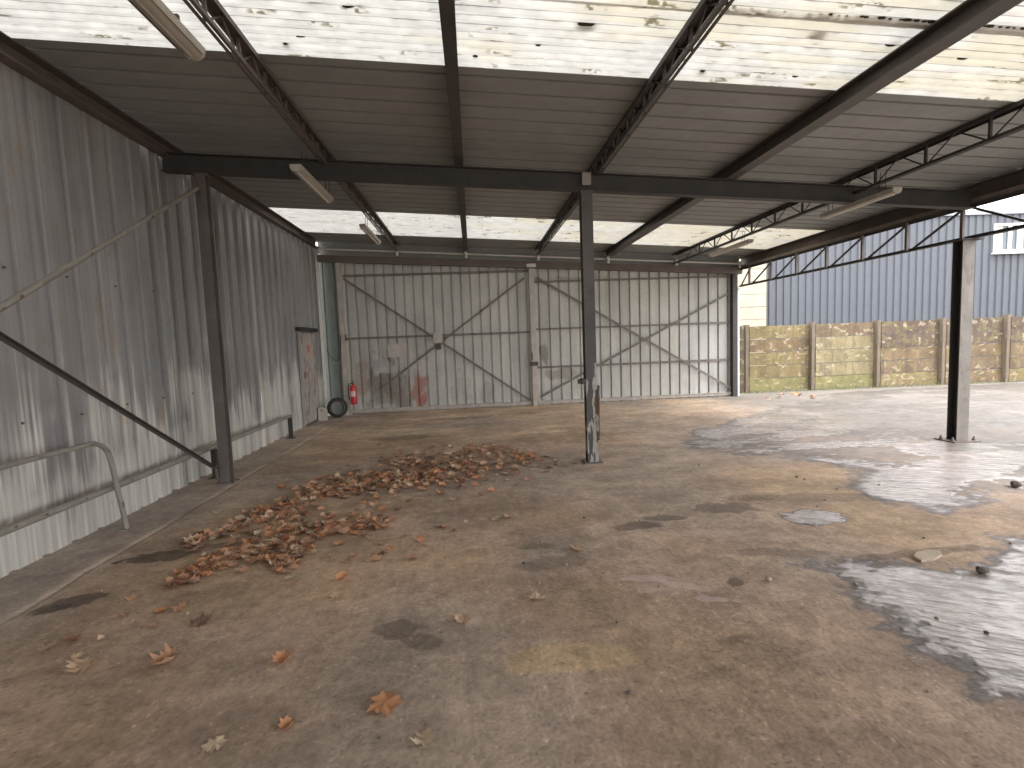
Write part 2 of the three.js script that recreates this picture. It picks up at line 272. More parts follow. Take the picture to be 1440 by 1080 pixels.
M.wall = std({ map: tex(2048, 1024, (u, v, o) => wallColor(lerp(WD0, WD1, u), v * WH, o)), roughness: 0.46, metalness: 0.12, bumpMap: tex(1024, 512, (u, v, o) => { o[0] = o[1] = o[2] = 0.6 * fbm(u * 60, v * 9, 3) + 0.4 * fbm(u * 22, v * 14, 3); }, false), bumpScale: 0.006 });
const wallUV = (g) => { const p = g.attributes.position, a = new Float32Array(p.count * 2); for (let i = 0; i < p.count; i++) { a[2 * i] = (-p.getZ(i) + (p.getX(i) - WALLX) * 0.7 - WD0) / (WD1 - WD0); a[2 * i + 1] = p.getY(i) / WH; } g.setAttribute('uv', new THREE.BufferAttribute(a, 2)); };

// ---------------------------------------------------------------- left wall
{
  const w = thing('metal_wall', 'long wall of weathered grey ribbed metal sheets beside the leaf drift', 'wall', [WALLX, 0, 5]);
  const n = 21, pitch = (12.42 - BACK) / n / 3;
  for (let i = 0; i < n; i++) {
    const d0 = BACK + i * pitch * 3, deep = d0 > 6.2;
    const top = 4.06 + 0.01 * rnd(), off = (i % 2) * 0.0035 + rr(0, 0.002);
    const prof = deep || d0 > 5.4 ? ribProfile(3, pitch, 0.11, 0.075, 0.018) : ribProfile(3, pitch, 0.06, 0.034, 0.012);
    prof[prof.length - 1][0] += 0.004;
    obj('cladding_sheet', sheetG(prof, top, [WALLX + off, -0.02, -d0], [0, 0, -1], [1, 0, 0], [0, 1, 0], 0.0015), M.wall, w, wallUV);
  }
  obj('cover_strip', boxG(WALLX + 0.004, WALLX + 0.03, 0.02, 3.9, 6.34, 6.38), M.galv, w);
  obj('corner_strip', [boxG(WALLX + 0.006, WALLX + 0.05, 0.02, 3.9, 12.37, 12.4), boxG(WALLX + 0.006, WALLX + 0.012, 0.02, 3.9, 12.3, 12.37)], M.white, w);
  const scr = new THREE.CylinderGeometry(0.011, 0.011, 0.012, 8); scr.rotateZ(Math.PI / 2);
  for (const y of [1.1, 2.3]) for (let d = 2.2; d < 11.6; d += pitch * 2) { if (y < 2 && d > 10.5) continue; const dd = BACK + Math.round((d - BACK) / pitch) * pitch + 0.06; piece('screw', scr, M.bolt, w, [0.0135, y + rr(-0.01, 0.01), -dd + 5]); }
}
{ // wall rail just under the roof
  const t = thing('wall_channel', 'dark brown steel channel running along the top of the ribbed wall', 'channel', [WALLX + 0.08, 3.88, 5]);
  obj('web', boxG(WALLX + 0.012, WALLX + 0.022, 3.9, 4.07, BACK, 12.4), M.brown, t);
  obj('lower_flange', boxG(WALLX + 0.0125, WALLX + 0.13, 3.888, 3.9, BACK, 12.4), M.brown, t);
  obj('upper_flange', boxG(WALLX + 0.0222, WALLX + 0.12, 4.048, 4.058, BACK, 12.4), M.brown, t);
}

// ---------------------------------------------------------------- roof
M.roof = std({ map: tex(512, 512, (u, v, o) => { const n = fbm(u * 9, v * 5, 3), f = fbm(u * 60, v * 30, 2), l = 0.33 * (0.8 + 0.2 * n + 0.12 * (f - 0.5)); const t = ss(0.62, 0.74, fbm(u * 7 + 50, v * 5 + 3, 4)) * 0.4; o[0] = l * lerp(0.98, 1.04, t); o[1] = l * lerp(1, 0.95, t); o[2] = l * lerp(0.95, 0.87, t); }), roughness: 0.65 });
M.roof.map.repeat.set(1 / 5, 1 / 2.5);
const algae = tex(1536, 768, (u, v, o) => { // seen from below: bleached plastic with algae, dark rib lines and moss grain
  const x = lerp(-3.6, 6.9, u), d = v * 2; const n = fbm(x * 1.2, d * 6 + 4, 4), f = fbm(x * 9, d * 22, 3), gr = vn(x * 40, d * 70);
  let r = 0.92, g = 0.92, b = 0.89; const k = 0.62 + 0.3 * f + 0.12 * n; r *= k; g *= k * 0.995; b *= k * 0.98;
  const y = ss(0.45, 0.8, n + (x - 2) * 0.06) * 0.9 * (d > 1 ? 1 : 0.9); r = lerp(r, 0.7, y * 0.6); g = lerp(g, 0.64, y * 0.6); b = lerp(b, 0.46, y * 0.6);
  const m = ss(0.68, 0.78, fbm(x * 3 + 8, d * 13, 4)) * ss(0.35, 0.6, gr); r = lerp(r, 0.25, m); g = lerp(g, 0.22, m); b = lerp(b, 0.14, m);
  const ph = d / 0.1, q = Math.abs(ph - Math.round(ph)) * 0.1, ln = (1 - ss(0.006, 0.017, q + 0.012 * (f - 0.5))) * (0.6 + 0.4 * ss(0.3, 0.5, fbm(x * 1.3 + Math.round(ph) * 5, Math.round(ph) * 3.1, 3))) * 0.9; r = lerp(r, 0.15, ln); g = lerp(g, 0.135, ln); b = lerp(b, 0.115, ln);
  o[0] = r; o[1] = g; o[2] = b;
});
M.clear = new THREE.MeshPhysicalMaterial({ map: algae, roughness: 0.92, transmission: 0.19, thickness: 0, side: THREE.DoubleSide });
{
  const roof = thing('shed_roof', 'low sloping shed roof of dark ribbed sheets with translucent strips', 'roof', [1.6, roofY(1.6), 6]);
  const ux = new THREE.Vector3(1, SL, 0).normalize(), un = [-ux.y, ux.x, 0], len = (EAVE - WALLX) / ux.x;
  const origin = (d, up) => [WALLX - 0.005 + un[0] * up, roofY(WALLX) + up, -d];
  const rows = []; // [start, rib count, pitch, kind]
  const fill = (a, b, kind) => { const n = Math.max(1, Math.round((b - a) / 0.9)); for (let i = 0; i < n; i++) rows.push([lerp(a, b, i / n), (b - a) / n, kind]); };
  fill(BACK, NS0, 0); fill(NS0, NS1, 1); fill(NS1, FS0, 0); fill(FS0, FS1, 1); fill(FS1, 12.95, 0);
  rows.forEach(([d, w, kind], i) => {
    if (!kind) {
      const n = Math.max(1, Math.round(w / 0.3)), prof = ribProfile(n, w / n, 0.03, -0.07, 0.004).map(([a, b]) => [a, b]); prof[prof.length - 1][0] += 0.02;
      obj('roof_sheet', sheetG(prof, len, origin(d, 0.004 + (i % 2) * 0.002), [0, 0, -1], un, [ux.x, ux.y, 0], 0.0012), M.roof, roof);
    } else {
      const n = Math.max(1, Math.round(w / 0.1)), prof = ribProfile(n, w / n, 0.03, -0.02, 0.014); prof[prof.length - 1][0] += 0.02;
      obj('translucent_sheet', sheetG(prof, len, origin(d, 0.006 + (i % 2) * 0.002), [0, 0, -1], un, [ux.x, ux.y, 0], 0), M.clear, roof, (g) => { const p = g.attributes.position, a = new Float32Array(p.count * 2); for (let k = 0; k < p.count; k++) { a[2 * k] = (p.getX(k) + 3.6) / 10.5; a[2 * k + 1] = (-p.getZ(k)) / 2; } g.setAttribute('uv', new THREE.BufferAttribute(a, 2)); });
    }
  });
}
console.log('roof');
// moss and leaf lumps lying on the translucent sheets
M.moss = std({ color: lin(0.045, 0.04, 0.022), roughness: 0.95 });
{
  const spots = [[0.92, 3.83, 0.075, 0.04], [0.6, 4.1, 0.025, 0.02], [0.12, 4.32, 0.02, 0.015], [2.6, 3.75, 0.07, 0.035], [3.35, 3.72, 0.05, 0.03], [3.22, 3.8, 0.06, 0.025], [1.75, 4.3, 0.03, 0.02], [2.0, 4.33, 0.035, 0.02], [3.9, 3.9, 0.05, 0.02], [-1.35, 4.33, 0.03, 0.02], [-1.2, 4.2, 0.04, 0.02], [-0.75, 3.8, 0.05, 0.02], [2.8, 4.3, 0.03, 0.02]];
  for (const [x, d, rx, rd] of spots) {
    const g = new THREE.IcosahedronGeometry(1, 2), p = g.attributes.position; for (let i = 0; i < p.count; i++) { const k = 0.72 + 0.5 * vn(p.getX(i) * 2 + x * 9, p.getY(i) * 2 + p.getZ(i) * 3 + d * 5); p.setXYZ(i, p.getX(i) * k * rx, p.getY(i) * k * rd * 0.6, p.getZ(i) * k * rd); } g.computeVertexNormals();
    g.translate(x, roofY(x) + 0.015 + rd * 0.55, -d);
    tag(obj('moss_clump', g, M.moss, scene, 'box', [x, roofY(x) + 0.012, -d]), 'dark clump of wet leaves and moss lying on the translucent roof sheets', 'moss', 'moss clumps on the translucent roof');
  }
  // a long mossy ridge lies along the lap of the translucent sheets
  const P = []; for (let i = 0; i < 420; i++) { const x = lerp(1.6, 4.6, Math.pow(rnd(), 0.9)), d = 3.55 + (rnd() - 0.5) * 0.05, r = rr(0.008, 0.024) * (x > 2.7 && x < 4.1 ? 1.25 : 0.7); const g = new THREE.IcosahedronGeometry(r, 0); g.scale(1.6, 0.7, 1); g.translate(x, roofY(x) + 0.016 + r * 0.55, -d); P.push(g); }
  const m = obj('moss_ridge', P, M.moss, scene, 'box', [3.1, roofY(3.1), -3.55]); m.userData = { label: 'long ragged line of moss along the lap of the translucent sheets', category: 'moss', kind: 'stuff' };
}

// ---------------------------------------------------------------- purlins and lattice joists
const solidPurlin = (x, w, h, label, mat, name = 'roof_purlin') => {
  const y = purY(x), t = thing(name, label, 'purlin', [x, y, 6], 'steel purlins under the roof');
  obj('lower_flange', boxG(x - w / 2, x + w / 2, y, y + 0.012, BACK, 12.42), mat, t);
  obj('web', boxG(x - 0.006, x + 0.006, y + 0.012, y + h - 0.012, BACK, 12.42), mat, t);
  obj('upper_flange', boxG(x - w / 2, x + w / 2, y + h - 0.012, y + h, BACK, 12.42), mat, t);
  return t;
};
solidPurlin(-0.07, 0.1, 0.145, 'plain dark steel purlin passing over the middle of the main beam', M.dark);
solidPurlin(3.32, 0.15, 0.143, 'wide dark steel purlin between two lattice joists', std({ map: grainTex([0.09, 0.079, 0.07], 0.35), roughness: 0.55 }));
function lattice(x, label, step, mat, drop = 0) {
  const y = purY(x) - drop, h = 0.145 + drop, t = thing('lattice_joist', label, 'joist', [x, y, 6], 'lattice joists under the roof');
  obj('bottom_chord', [boxG(x - 0.032, x - 0.027, y, y + 0.03, BACK, 12.42), boxG(x - 0.027, x - 0.006, y, y + 0.005, BACK, 12.42), boxG(x + 0.027, x + 0.032, y, y + 0.03, BACK, 12.42), boxG(x + 0.006, x + 0.027, y, y + 0.005, BACK, 12.42)], mat, t);
  obj('top_chord', [boxG(x - 0.05, x + 0.05, y + h - 0.006, y + h, BACK, 12.42), boxG(x - 0.05, x - 0.044, y + h - 0.04, y + h - 0.006, BACK, 12.42), boxG(x + 0.044, x + 0.05, y + h - 0.04, y + h - 0.006, BACK, 12.42)], mat, t);
  const z0 = 1.2; let i = 0;
  const dg = rodG([0, 0, 0], [0, h - 0.02, -step / 2], 0.008, 6), ug = rodG([0, h - 0.02, 0], [0, 0, -step / 2], 0.008, 6), vg = boxG(-0.012, 0.012, 0, h - 0.02, -0.012, 0.012);
  for (const g of [dg, ug, vg]) uvBox(g);
  for (let d = z0; d < 12.2 - step; d += step) { piece('web_rod', dg, mat, t, [0, 0.008, 6 - d]); piece('web_rod', ug, mat, t, [0, 0.008, 6 - d - step / 2]); if (i++ % 1 === 0) piece('web_post', vg, mat, t, [0, 0.006, 6 - d]); }
  return t;
}
lattice(-1.66, 'lattice joist carrying the fluorescent lamps nearest the ribbed wall', 0.5, M.brown, 0.05);
lattice(1.63, 'lattice joist running over the damaged centre post', 0.5, M.dark, 0.03);
lattice(5.0, 'dark lattice joist with a lamp hung on wires below it', 0.7, M.darkB, 0.1);
{ // eaves channel
  const x = 6.74, t = thing('eaves_channel', 'deep brown steel channel along the open eaves above the lattice girder', 'channel', [x, 3.17, 6]);
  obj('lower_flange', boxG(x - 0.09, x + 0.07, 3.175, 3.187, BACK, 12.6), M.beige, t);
  obj('web', boxG(x + 0.06, x + 0.07, 3.187, 3.43, BACK, 12.6), M.brown, t);
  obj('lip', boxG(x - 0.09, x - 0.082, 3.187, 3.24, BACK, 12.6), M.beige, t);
  obj('upper_flange', boxG(x - 0.06, x + 0.07, 3.43, 3.441, BACK, 12.6), M.brown, t);
}
{ // lattice girder under the eaves
  const x = 6.66, yt = 3.172, yb = 2.72, t = thing('lattice_girder', 'dark lattice girder spanning the open side on the outer post', 'girder', [x, yb, 6.5]);
  obj('top_chord', [boxG(x - 0.04, x + 0.04, yt - 0.012, yt, 0.4, 12.42), boxG(x - 0.006, x + 0.006, yt - 0.05, yt - 0.012, 0.4, 12.42)], M.darkB, t);
  obj('bottom_chord', [boxG(x - 0.04, x + 0.04, yb, yb + 0.012, 0.4, 12.42), boxG(x - 0.006, x + 0.006, yb + 0.012, yb + 0.045, 0.4, 12.42)], M.darkB, t);
  const V = [6.55, 7.44, 8.33, 9.22, 10.11, 11.0, 11.89]; V.forEach((d, i) => {
    obj('upright', [boxG(x - 0.045, x - 0.009, yb + 0.013, yt - 0.013, d - 0.006, d), boxG(x - 0.045, x - 0.039, yb + 0.013, yt - 0.013, d, d + 0.035)], M.brown, t);
    const e = i + 1 < V.length ? V[i + 1] : 12.4; obj('diagonal', barG([x + 0.02, yt - 0.02, -d - 0.03], [x + 0.02, yb + 0.02, -e + 0.02], 0.02, 0.03), M.darkB, t);
  });
  const W = [5.66, 4.77, 3.88, 2.99, 2.1]; W.forEach((d, i) => {
    obj('upright', [boxG(x - 0.045, x - 0.009, yb + 0.013, yt - 0.013, d - 0.006, d), boxG(x - 0.045, x - 0.039, yb + 0.013, yt - 0.013, d, d + 0.035)], M.brown, t);
    const e = i ? W[i - 1] : 6.55; obj('diagonal', barG([x + 0.02, yt - 0.02, -e + 0.03], [x + 0.02, yb + 0.02, -d - 0.02], 0.02, 0.03), M.darkB, t);
  });
}
{ // main cross beam
  const a = -3.5, b = 6.62, y = (x) => PUR + SL * x - 0.002, t = thing('main_beam', 'long dark steel beam crossing the shed over the three posts', 'beam', [1.5, y(1.5) - 0.2, FRAME]);
  const B = (dy, w, h) => barG([a, y(a) - dy, -FRAME], [b, y(b) - dy, -FRAME], w, h);
  obj('top_flange', B(0.007, 0.11, 0.012), M.darkB, t); obj('web', B(0.11, 0.009, 0.194), M.darkB, t); obj('bottom_flange', B(0.213, 0.11, 0.012), M.darkB, t);
}
const beamBottom = (x) => PUR + SL * x - 0.224;

// ---------------------------------------------------------------- posts
function hPost(name, label, x, d, h, w, dep, mat, plateMat, group) {
  const t = thing(name, label, 'post', [x, 0, d], group);
  obj('shaft', [boxG(x - w / 2, x + w / 2, 0.014, h, d - dep / 2, d - dep / 2 + 0.012), boxG(x - w / 2, x + w / 2, 0.014, h, d + dep / 2 - 0.012, d + dep / 2), boxG(x - 0.005, x + 0.005, 0.014, h, d - dep / 2 + 0.0125, d + dep / 2 - 0.0125)], mat, t);
  obj('base_plate', boxG(x - w / 2 - 0.05, x + w / 2 + 0.05, 0.0, 0.014, d - dep / 2 - 0.03, d + dep / 2 + 0.03), plateMat, t);
  obj('cap_plate', boxG(x - w / 2 - 0.01, x + w / 2 + 0.01, h, h + 0.012, d - dep / 2 - 0.01, d + dep / 2 + 0.01), plateMat, t);
  for (const sx of [-1, 1]) for (const sd of [-1, 1]) obj('bolt', [new THREE.CylinderGeometry(0.014, 0.014, 0.016, 6).translate(x + sx * (w / 2 + 0.028), 0.022, -(d + sd * dep * 0.28)), new THREE.CylinderGeometry(0.007, 0.007, 0.03, 6).translate(x + sx * (w / 2 + 0.028), 0.03, -(d + sd * dep * 0.28))], M.bolt, t);
  return t;
}
const POSTS = 'steel posts carrying the shed';
// wall post: dusty grey
M.postA = std({ map: grainTex([0.12, 0.105, 0.098], 0.35, 256, 5, 3), roughness: 0.55 });
hPost('steel_post', 'dusty grey steel post standing against the ribbed wall', -3.08, FRAME, beamBottom(-3.08) - 0.014, 0.12, 0.11, M.postA, M.brown, POSTS);
// centre post: dark paint, chipped pale low down
M.postB = std({ map: tex(512, 1024, (u, v, o) => { const y = v * 3.6, n = fbm(u * 8, y * 5, 4), f = fbm(u * 40, y * 30, 2); let l = 0.05 * (0.7 + 0.6 * n + 0.3 * (f - 0.5)); o[0] = l * 1.08; o[1] = l * 0.99; o[2] = l * 0.93;
  const up = y > 2.1 ? ss(2.05, 2.3, y + (n - 0.5) * 0.5) : 0; o[0] += up * 0.03; o[1] += up * 0.025; o[2] += up * 0.022;
  const chip = (y < 1.3 ? ss(0.55, 0.6, fbm(u * 22 + 3, y * 4.2 + 5, 4) - (y > 1.05 ? (y - 1.05) * 0.5 : 0)) : 0); const c = 0.32 * (0.7 + 0.5 * f); o[0] = lerp(o[0], c * 1.05, chip); o[1] = lerp(o[1], c, chip); o[2] = lerp(o[2], c * 0.92, chip);
  const ru = y < 1.5 ? ss(0.62, 0.7, fbm(u * 11 + 50, y * 4, 4)) : 0; o[0] = lerp(o[0], 0.1, ru); o[1] = lerp(o[1], 0.055, ru); o[2] = lerp(o[2], 0.03, ru); }), roughness: 0.5 });
M.postB.map.repeat.set(1, 1 / 3.6);
{
  const x = 1.475, t = hPost('steel_post', 'slim dark steel post with chipped pale paint low down, mid floor', x, FRAME, beamBottom(1.475) - 0.014, 0.14, 0.14, M.postB, M.brown, POSTS);
  obj('head_plate', boxG(x - 0.055, x + 0.055, beamBottom(x) + 0.06, beamBottom(x) + 0.21, FRAME - 0.08, FRAME - 0.058), std({ color: lin(0.3, 0.27, 0.24), roughness: 0.6 }), t);
  obj('bracket', [boxG(x - 0.12, x - 0.073, 1.02, 1.09, FRAME - 0.07, FRAME + 0.02), new THREE.CylinderGeometry(0.028, 0.028, 0.05, 12).rotateZ(Math.PI / 2).translate(x - 0.14, 1.055, -(FRAME - 0.03))], M.dark, t);
  obj('bent_edge', barG([x + 0.072, 0.3, -(FRAME - 0.078)], [x + 0.085, 1.0, -(FRAME - 0.082)], 0.012, 0.03), M.postB, t);
}
M.postLit = std({ map: tex(256, 1024, (u, v, o) => { const y = v * 2.8, n = fbm(u * 6, y * 3, 4), f = fbm(u * 40, y * 40, 2), s = fbm(u * 30, y * 1.2, 3); const l = 0.19 * (0.65 + 0.45 * n + 0.25 * (s - 0.5) + 0.2 * (f - 0.5)); o[0] = l * 1.1; o[1] = l; o[2] = l * 0.9; const t = ss(0.66, 0.74, fbm(u * 17 + 5, y * 6, 4)) * 0.6; o[0] = lerp(o[0], 0.13, t); o[1] = lerp(o[1], 0.095, t); o[2] = lerp(o[2], 0.07, t); }), roughness: 0.55 });
M.postLit.map.repeat.set(1, 1 / 2.8);
{
  const x = 6.6, d = 6.5, h = 2.7, w = 0.17, dep = 0.15, t = thing('steel_post', 'stout outer post with lit front flange and shaded web put into its colours', 'post', [x, 0, d], POSTS);
  obj('front_flange', boxG(x - w / 2, x + w / 2, 0.016, h, d - dep / 2, d - dep / 2 + 0.014), M.postLit, t);  // pale colour carries the light on the front face
  obj('rear_flange', boxG(x - w / 2, x + w / 2, 0.016, h, d + dep / 2 - 0.014, d + dep / 2), M.darkB, t);
  obj('web', boxG(x - 0.006, x + 0.006, 0.016, h, d - dep / 2 + 0.0145, d + dep / 2 - 0.0145), M.darkB, t);  // rear flange and web coloured dark for shade inside the section
  obj('base_plate', boxG(x - 0.19, x + 0.19, 0, 0.016, d - 0.16, d + 0.16), M.brown, t);
  obj('cap_plate', boxG(x - 0.15, x + 0.17, h, h + 0.018, d - 0.12, d + 0.12), M.darkB, t);
  for (const sx of [-1, 1]) for (const sd of [-1, 1]) obj('bolt', [new THREE.CylinderGeometry(0.022, 0.022, 0.024, 6).translate(x + sx * 0.155, 0.028, -(d + sd * 0.09)), new THREE.CylinderGeometry(0.011, 0.011, 0.06, 6).translate(x + sx * 0.155, 0.04, -(d + sd * 0.09))], M.bolt, t);
}

// ---------------------------------------------------------------- wall bracing, guard rail and hoop
{
  const X = -3.1;
  const a = thing('diagonal_brace', 'grey tube brace rising to the head of the wall post', 'brace', [X, 0.15, 0.6]);
  obj('tube', rodG([X, 0.18, -0.6], [X, 3.5, -6.36], 0.024, 12), M.rail, a);
  obj('gusset', boxG(X - 0.004, X + 0.004, 3.42, 3.6, 6.24, 6.36), M.brown, a);
  const b = thing('diagonal_brace', 'dark angle brace running down to the foot of the wall post', 'brace', [X, 0.15, 6.3]);
  const p0 = [X - 0.06, 3.45, -0.85], p1 = [X - 0.06, 0.16, -6.4];
  obj('angle_leg', barG(p0, p1, 0.006, 0.038), M.dark, b); obj('angle_leg', barG([X - 0.042, 3.45 + 0.016, -0.85], [X - 0.042, 0.16 + 0.016, -6.4], 0.03, 0.006), M.dark, b);
  obj('gusset', boxG(X - 0.05, X - 0.042, 0.06, 0.24, 6.3, 6.36), M.brown, b);
}
{
  const t = thing('guard_rail', 'low tubular guard rail running along the foot of the ribbed wall', 'rail', [-3.35, 0, 5]);
  obj('rail', rodG([-3.35, 0.4, 1.2], [-3.35, 0.4, -9.5], 0.03, 12), M.rail, t);
  for (const d of [-0.8, 2.9, 6.72, 9.45]) obj('support', [boxG(-3.38, -3.32, 0.008, d > 9 ? 0.37 : 0.371, d - 0.03, d + 0.03), boxG(-3.42, -3.28, 0, 0.008, d - 0.07, d + 0.07)], d > 6 ? M.darkB : M.rail, t);
  const c = thing('hoop_barrier', 'grey tubular hoop barrier with rounded corner beside the wall', 'barrier', [-3.26, 0, 4.86]);
  const pts = [[-3.27, 0.87, -1.4], [-3.27, 0.87, -3.0], [-3.27, 0.865, -4.45], [-3.27, 0.85, -4.62], [-3.27, 0.79, -4.72], [-3.27, 0.68, -4.77], [-3.265, 0.35, -4.82], [-3.26, 0.01, -4.87]];
  obj('tube', tubeG(pts, 0.022, 90, 12), M.rail, c);
  obj('foot_plate', boxG(-3.31, -3.21, 0, 0.01, 4.82, 4.92), M.rail, c);
  obj('tube', tubeG([[-3.27, 0.87, -1.4], [-3.27, 0.83, -1.18], [-3.27, 0.7, -1.1], [-3.265, 0.35, -1.05], [-3.26, 0.01, -1.0]], 0.022, 30, 12), M.rail, c);
}
{ // side door in the wall
  const x = WALLX + 0.02, t = thing('steel_door', 'narrow pinkish beige door let into the ribbed wall', 'door', [x, 0, 11.2]);
  M.door = std({ map: tex(256, 512, (u, v, o) => { const n = fbm(u * 5, v * 12, 4), f = fbm(u * 50, v * 60, 2), s = fbm(u * 24, v * 3, 3); const l = 0.42 * (0.7 + 0.35 * n + 0.3 * (s - 0.5) + 0.2 * (f - 0.5)); o[0] = l * 1.06; o[1] = l * 0.96; o[2] = l * 0.88; const e = ss(0.6, 0.7, fbm(u * 8 + 2, v * 9 + 9, 4)) * 0.7; o[0] = lerp(o[0], 0.2, e); o[1] = lerp(o[1], 0.13, e); o[2] = lerp(o[2], 0.1, e); }), roughness: 0.6 });
  M.door.map.repeat.set(1, 0.5);
  obj('leaf', boxG(x + 0.006, x + 0.03, 0.05, 1.93, 10.75, 11.68), M.door, t);
  obj('door_frame', [boxG(x - 0.002, x + 0.034, 0.01, 1.96, 10.68, 10.745), boxG(x - 0.002, x + 0.034, 0.01, 1.96, 11.685, 11.75)], M.galv, t);
  obj('head_bar', boxG(x, x + 0.09, 1.962, 2.04, 10.6, 11.8), M.darkB, t);
  obj('sill', boxG(x, x + 0.05, 0.008, 0.045, 10.75, 11.68), M.brown, t);
  obj('handle', [boxG(x + 0.03, x + 0.05, 1.0, 1.12, 10.84, 10.87), rodG([x + 0.06, 1.06, -10.855], [x + 0.06, 1.06, -10.98], 0.009, 8), rodG([x + 0.045, 1.06, -10.855], [x + 0.062, 1.06, -10.855], 0.009, 8)], M.bolt, t);
  M.notice = std({ map: tex(128, 160, (u, v, o) => { const b = fbm(u * 9, v * 14, 3), red = v > 0.25 && v < 0.85 && u > 0.18 && u < 0.82 && b > 0.46; o[0] = red ? 0.45 : 0.5; o[1] = red ? 0.11 : 0.36; o[2] = red ? 0.08 : 0.3; }), roughness: 0.7 });
  obj('notice', boxG(x + 0.031, x + 0.034, 1.45, 1.72, 11.1, 11.34), M.notice, t, (g) => { const p = g.attributes.position, a = new Float32Array(p.count * 2); for (let i = 0; i < p.count; i++) { a[2 * i] = (-p.getZ(i) - 11.1) / 0.24; a[2 * i + 1] = (p.getY(i) - 1.45) / 0.27; } g.setAttribute('uv', new THREE.BufferAttribute(a, 2)); });
}

// ---------------------------------------------------------------- far gates
const lintel = (x) => 3.40 - 0.055 * x; // underside of the lintel
function gateColor(x, y, o) {
  const s = fbm(x * 12, y * 0.7 + 2, 4), n = fbm(x * 1.5 + 9, y * 1.5, 4), f = fbm(x * 40, y * 30, 2);
  let l = 0.48 * (0.7 + 0.32 * s + 0.3 * (n - 0.5) + 0.16 * (f - 0.5)), r = 1.0, g = 0.985, b = 0.91;
  const pane = Math.floor(x / 0.98); l *= 0.95 + 0.1 * vn(pane * 3.3, 5.5);
  const cool = x > 5.2 && y < 1.9 ? 0.5 : 0; b += cool * 0.08;
  o[0] = l * r; o[1] = l * g; o[2] = l * b;
  const stain = (cx, cy, rx, ry, c, k) => { const e = Math.hypot((x - cx) / rx, (y - cy) / ry) + (fbm(x * 5 + cx, y * 3.5 + cy, 4) - 0.5) * 1.6; const t = (1 - ss(0.55, 1.0, e)) * k; for (let i = 0; i < 3; i++) o[i] = lerp(o[i], c[i] * (0.7 + 0.6 * f), t); };
  if (x < 0.5) { stain(-2.15, 0.75, 0.4, 0.6, [0.15, 0.125, 0.1], 0.75); stain(-2.2, 1.15, 0.22, 0.3, [0.5, 0.48, 0.42], 0.7); stain(-1.35, 0.55, 0.22, 0.45, [0.33, 0.13, 0.1], 0.8); stain(-1.2, 0.35, 0.12, 0.3, [0.4, 0.1, 0.09], 0.75); stain(-1.2, 1.05, 0.2, 0.3, [0.46, 0.43, 0.42], 0.7); stain(-2.7, 0.9, 0.2, 0.5, [0.3, 0.22, 0.16], 0.6); stain(-1.75, 0.6, 0.25, 0.5, [0.2, 0.15, 0.13], 0.6); stain(-2.0, 0.3, 0.7, 0.3, [0.2, 0.16, 0.13], 0.55); stain(-0.3, 0.5, 0.3, 0.4, [0.28, 0.26, 0.22], 0.4); stain(0.3, 0.4, 0.25, 0.3, [0.2, 0.2, 0.17], 0.4); }
  else { stain(1.75, 1.2, 0.16, 0.35, [0.14, 0.12, 0.1], 0.7); stain(2.1, 0.75, 0.5, 0.14, [0.2, 0.17, 0.14], 0.6); stain(2.4, 3.05, 0.9, 0.12, [0.2, 0.17, 0.15], 0.4); }
}
M.gate = std({ map: tex(2048, 768, (u, v, o) => gateColor(lerp(-3.6, 6.8, u), v * 3.8, o)), roughness: 0.5, metalness: 0.08 });
const gateUV = (g) => { const p = g.attributes.position, a = new Float32Array(p.count * 2); for (let i = 0; i < p.count; i++) { a[2 * i] = (p.getX(i) + 3.6) / 10.4; a[2 * i + 1] = p.getY(i) / 3.8; } g.setAttribute('uv', new THREE.BufferAttribute(a, 2)); };
M.gframe = std({ map: grainTex([0.15, 0.13, 0.115], 0.3, 256, 5, 5, 0.7), roughness: 0.6 });
M.gpale = std({ map: grainTex([0.42, 0.38, 0.34], 0.3, 256, 5, 5), roughness: 0.6 });
function gate(label, x0, x1, rails, braces, n) {
  const t = thing('sheet_gate', label, 'gate', [(x0 + x1) / 2, 0, FAR]), w = (x1 - x0 + 0.1) / n;
  for (let i = 0; i < n; i++) {
    const a = x0 - 0.05 + i * w, top = Math.min(lintel(a), lintel(a + w)) + 0.1, prof = ribProfile(4, w / 4, 0.036, 0.05, 0.006); prof[prof.length - 1][0] += 0.002;
    obj('cladding_sheet', sheetG(prof, top + 0.02, [a, -0.02, -FAR - 0.03 - (i % 2) * 0.003], [1, 0, 0], [0, 0, 1], [0, 1, 0], 0.0015), M.gate, t, gateUV);
  }
  for (const [y, h, m, dd] of rails) obj('frame_rail', boxG(x0, x1, y - h / 2, y + h / 2, FAR - 0.012, FAR + 0.026), m, t);
  obj('bottom_rail', [boxG(x0, x1, 0.03, 0.1, FAR - 0.02, FAR + 0.028), boxG(x0, x1, 0.1, 0.108, FAR - 0.05, FAR + 0.02)], M.gpale, t);
  for (const [p, q, m, k] of braces) obj('diagonal_brace', [barG([p[0], p[1], -FAR + 0.03 + k * 0.012], [q[0], q[1], -FAR + 0.03 + k * 0.012], 0.05, 0.008, new THREE.Vector3(0, 0, 1))], m, t);
  return t;
}
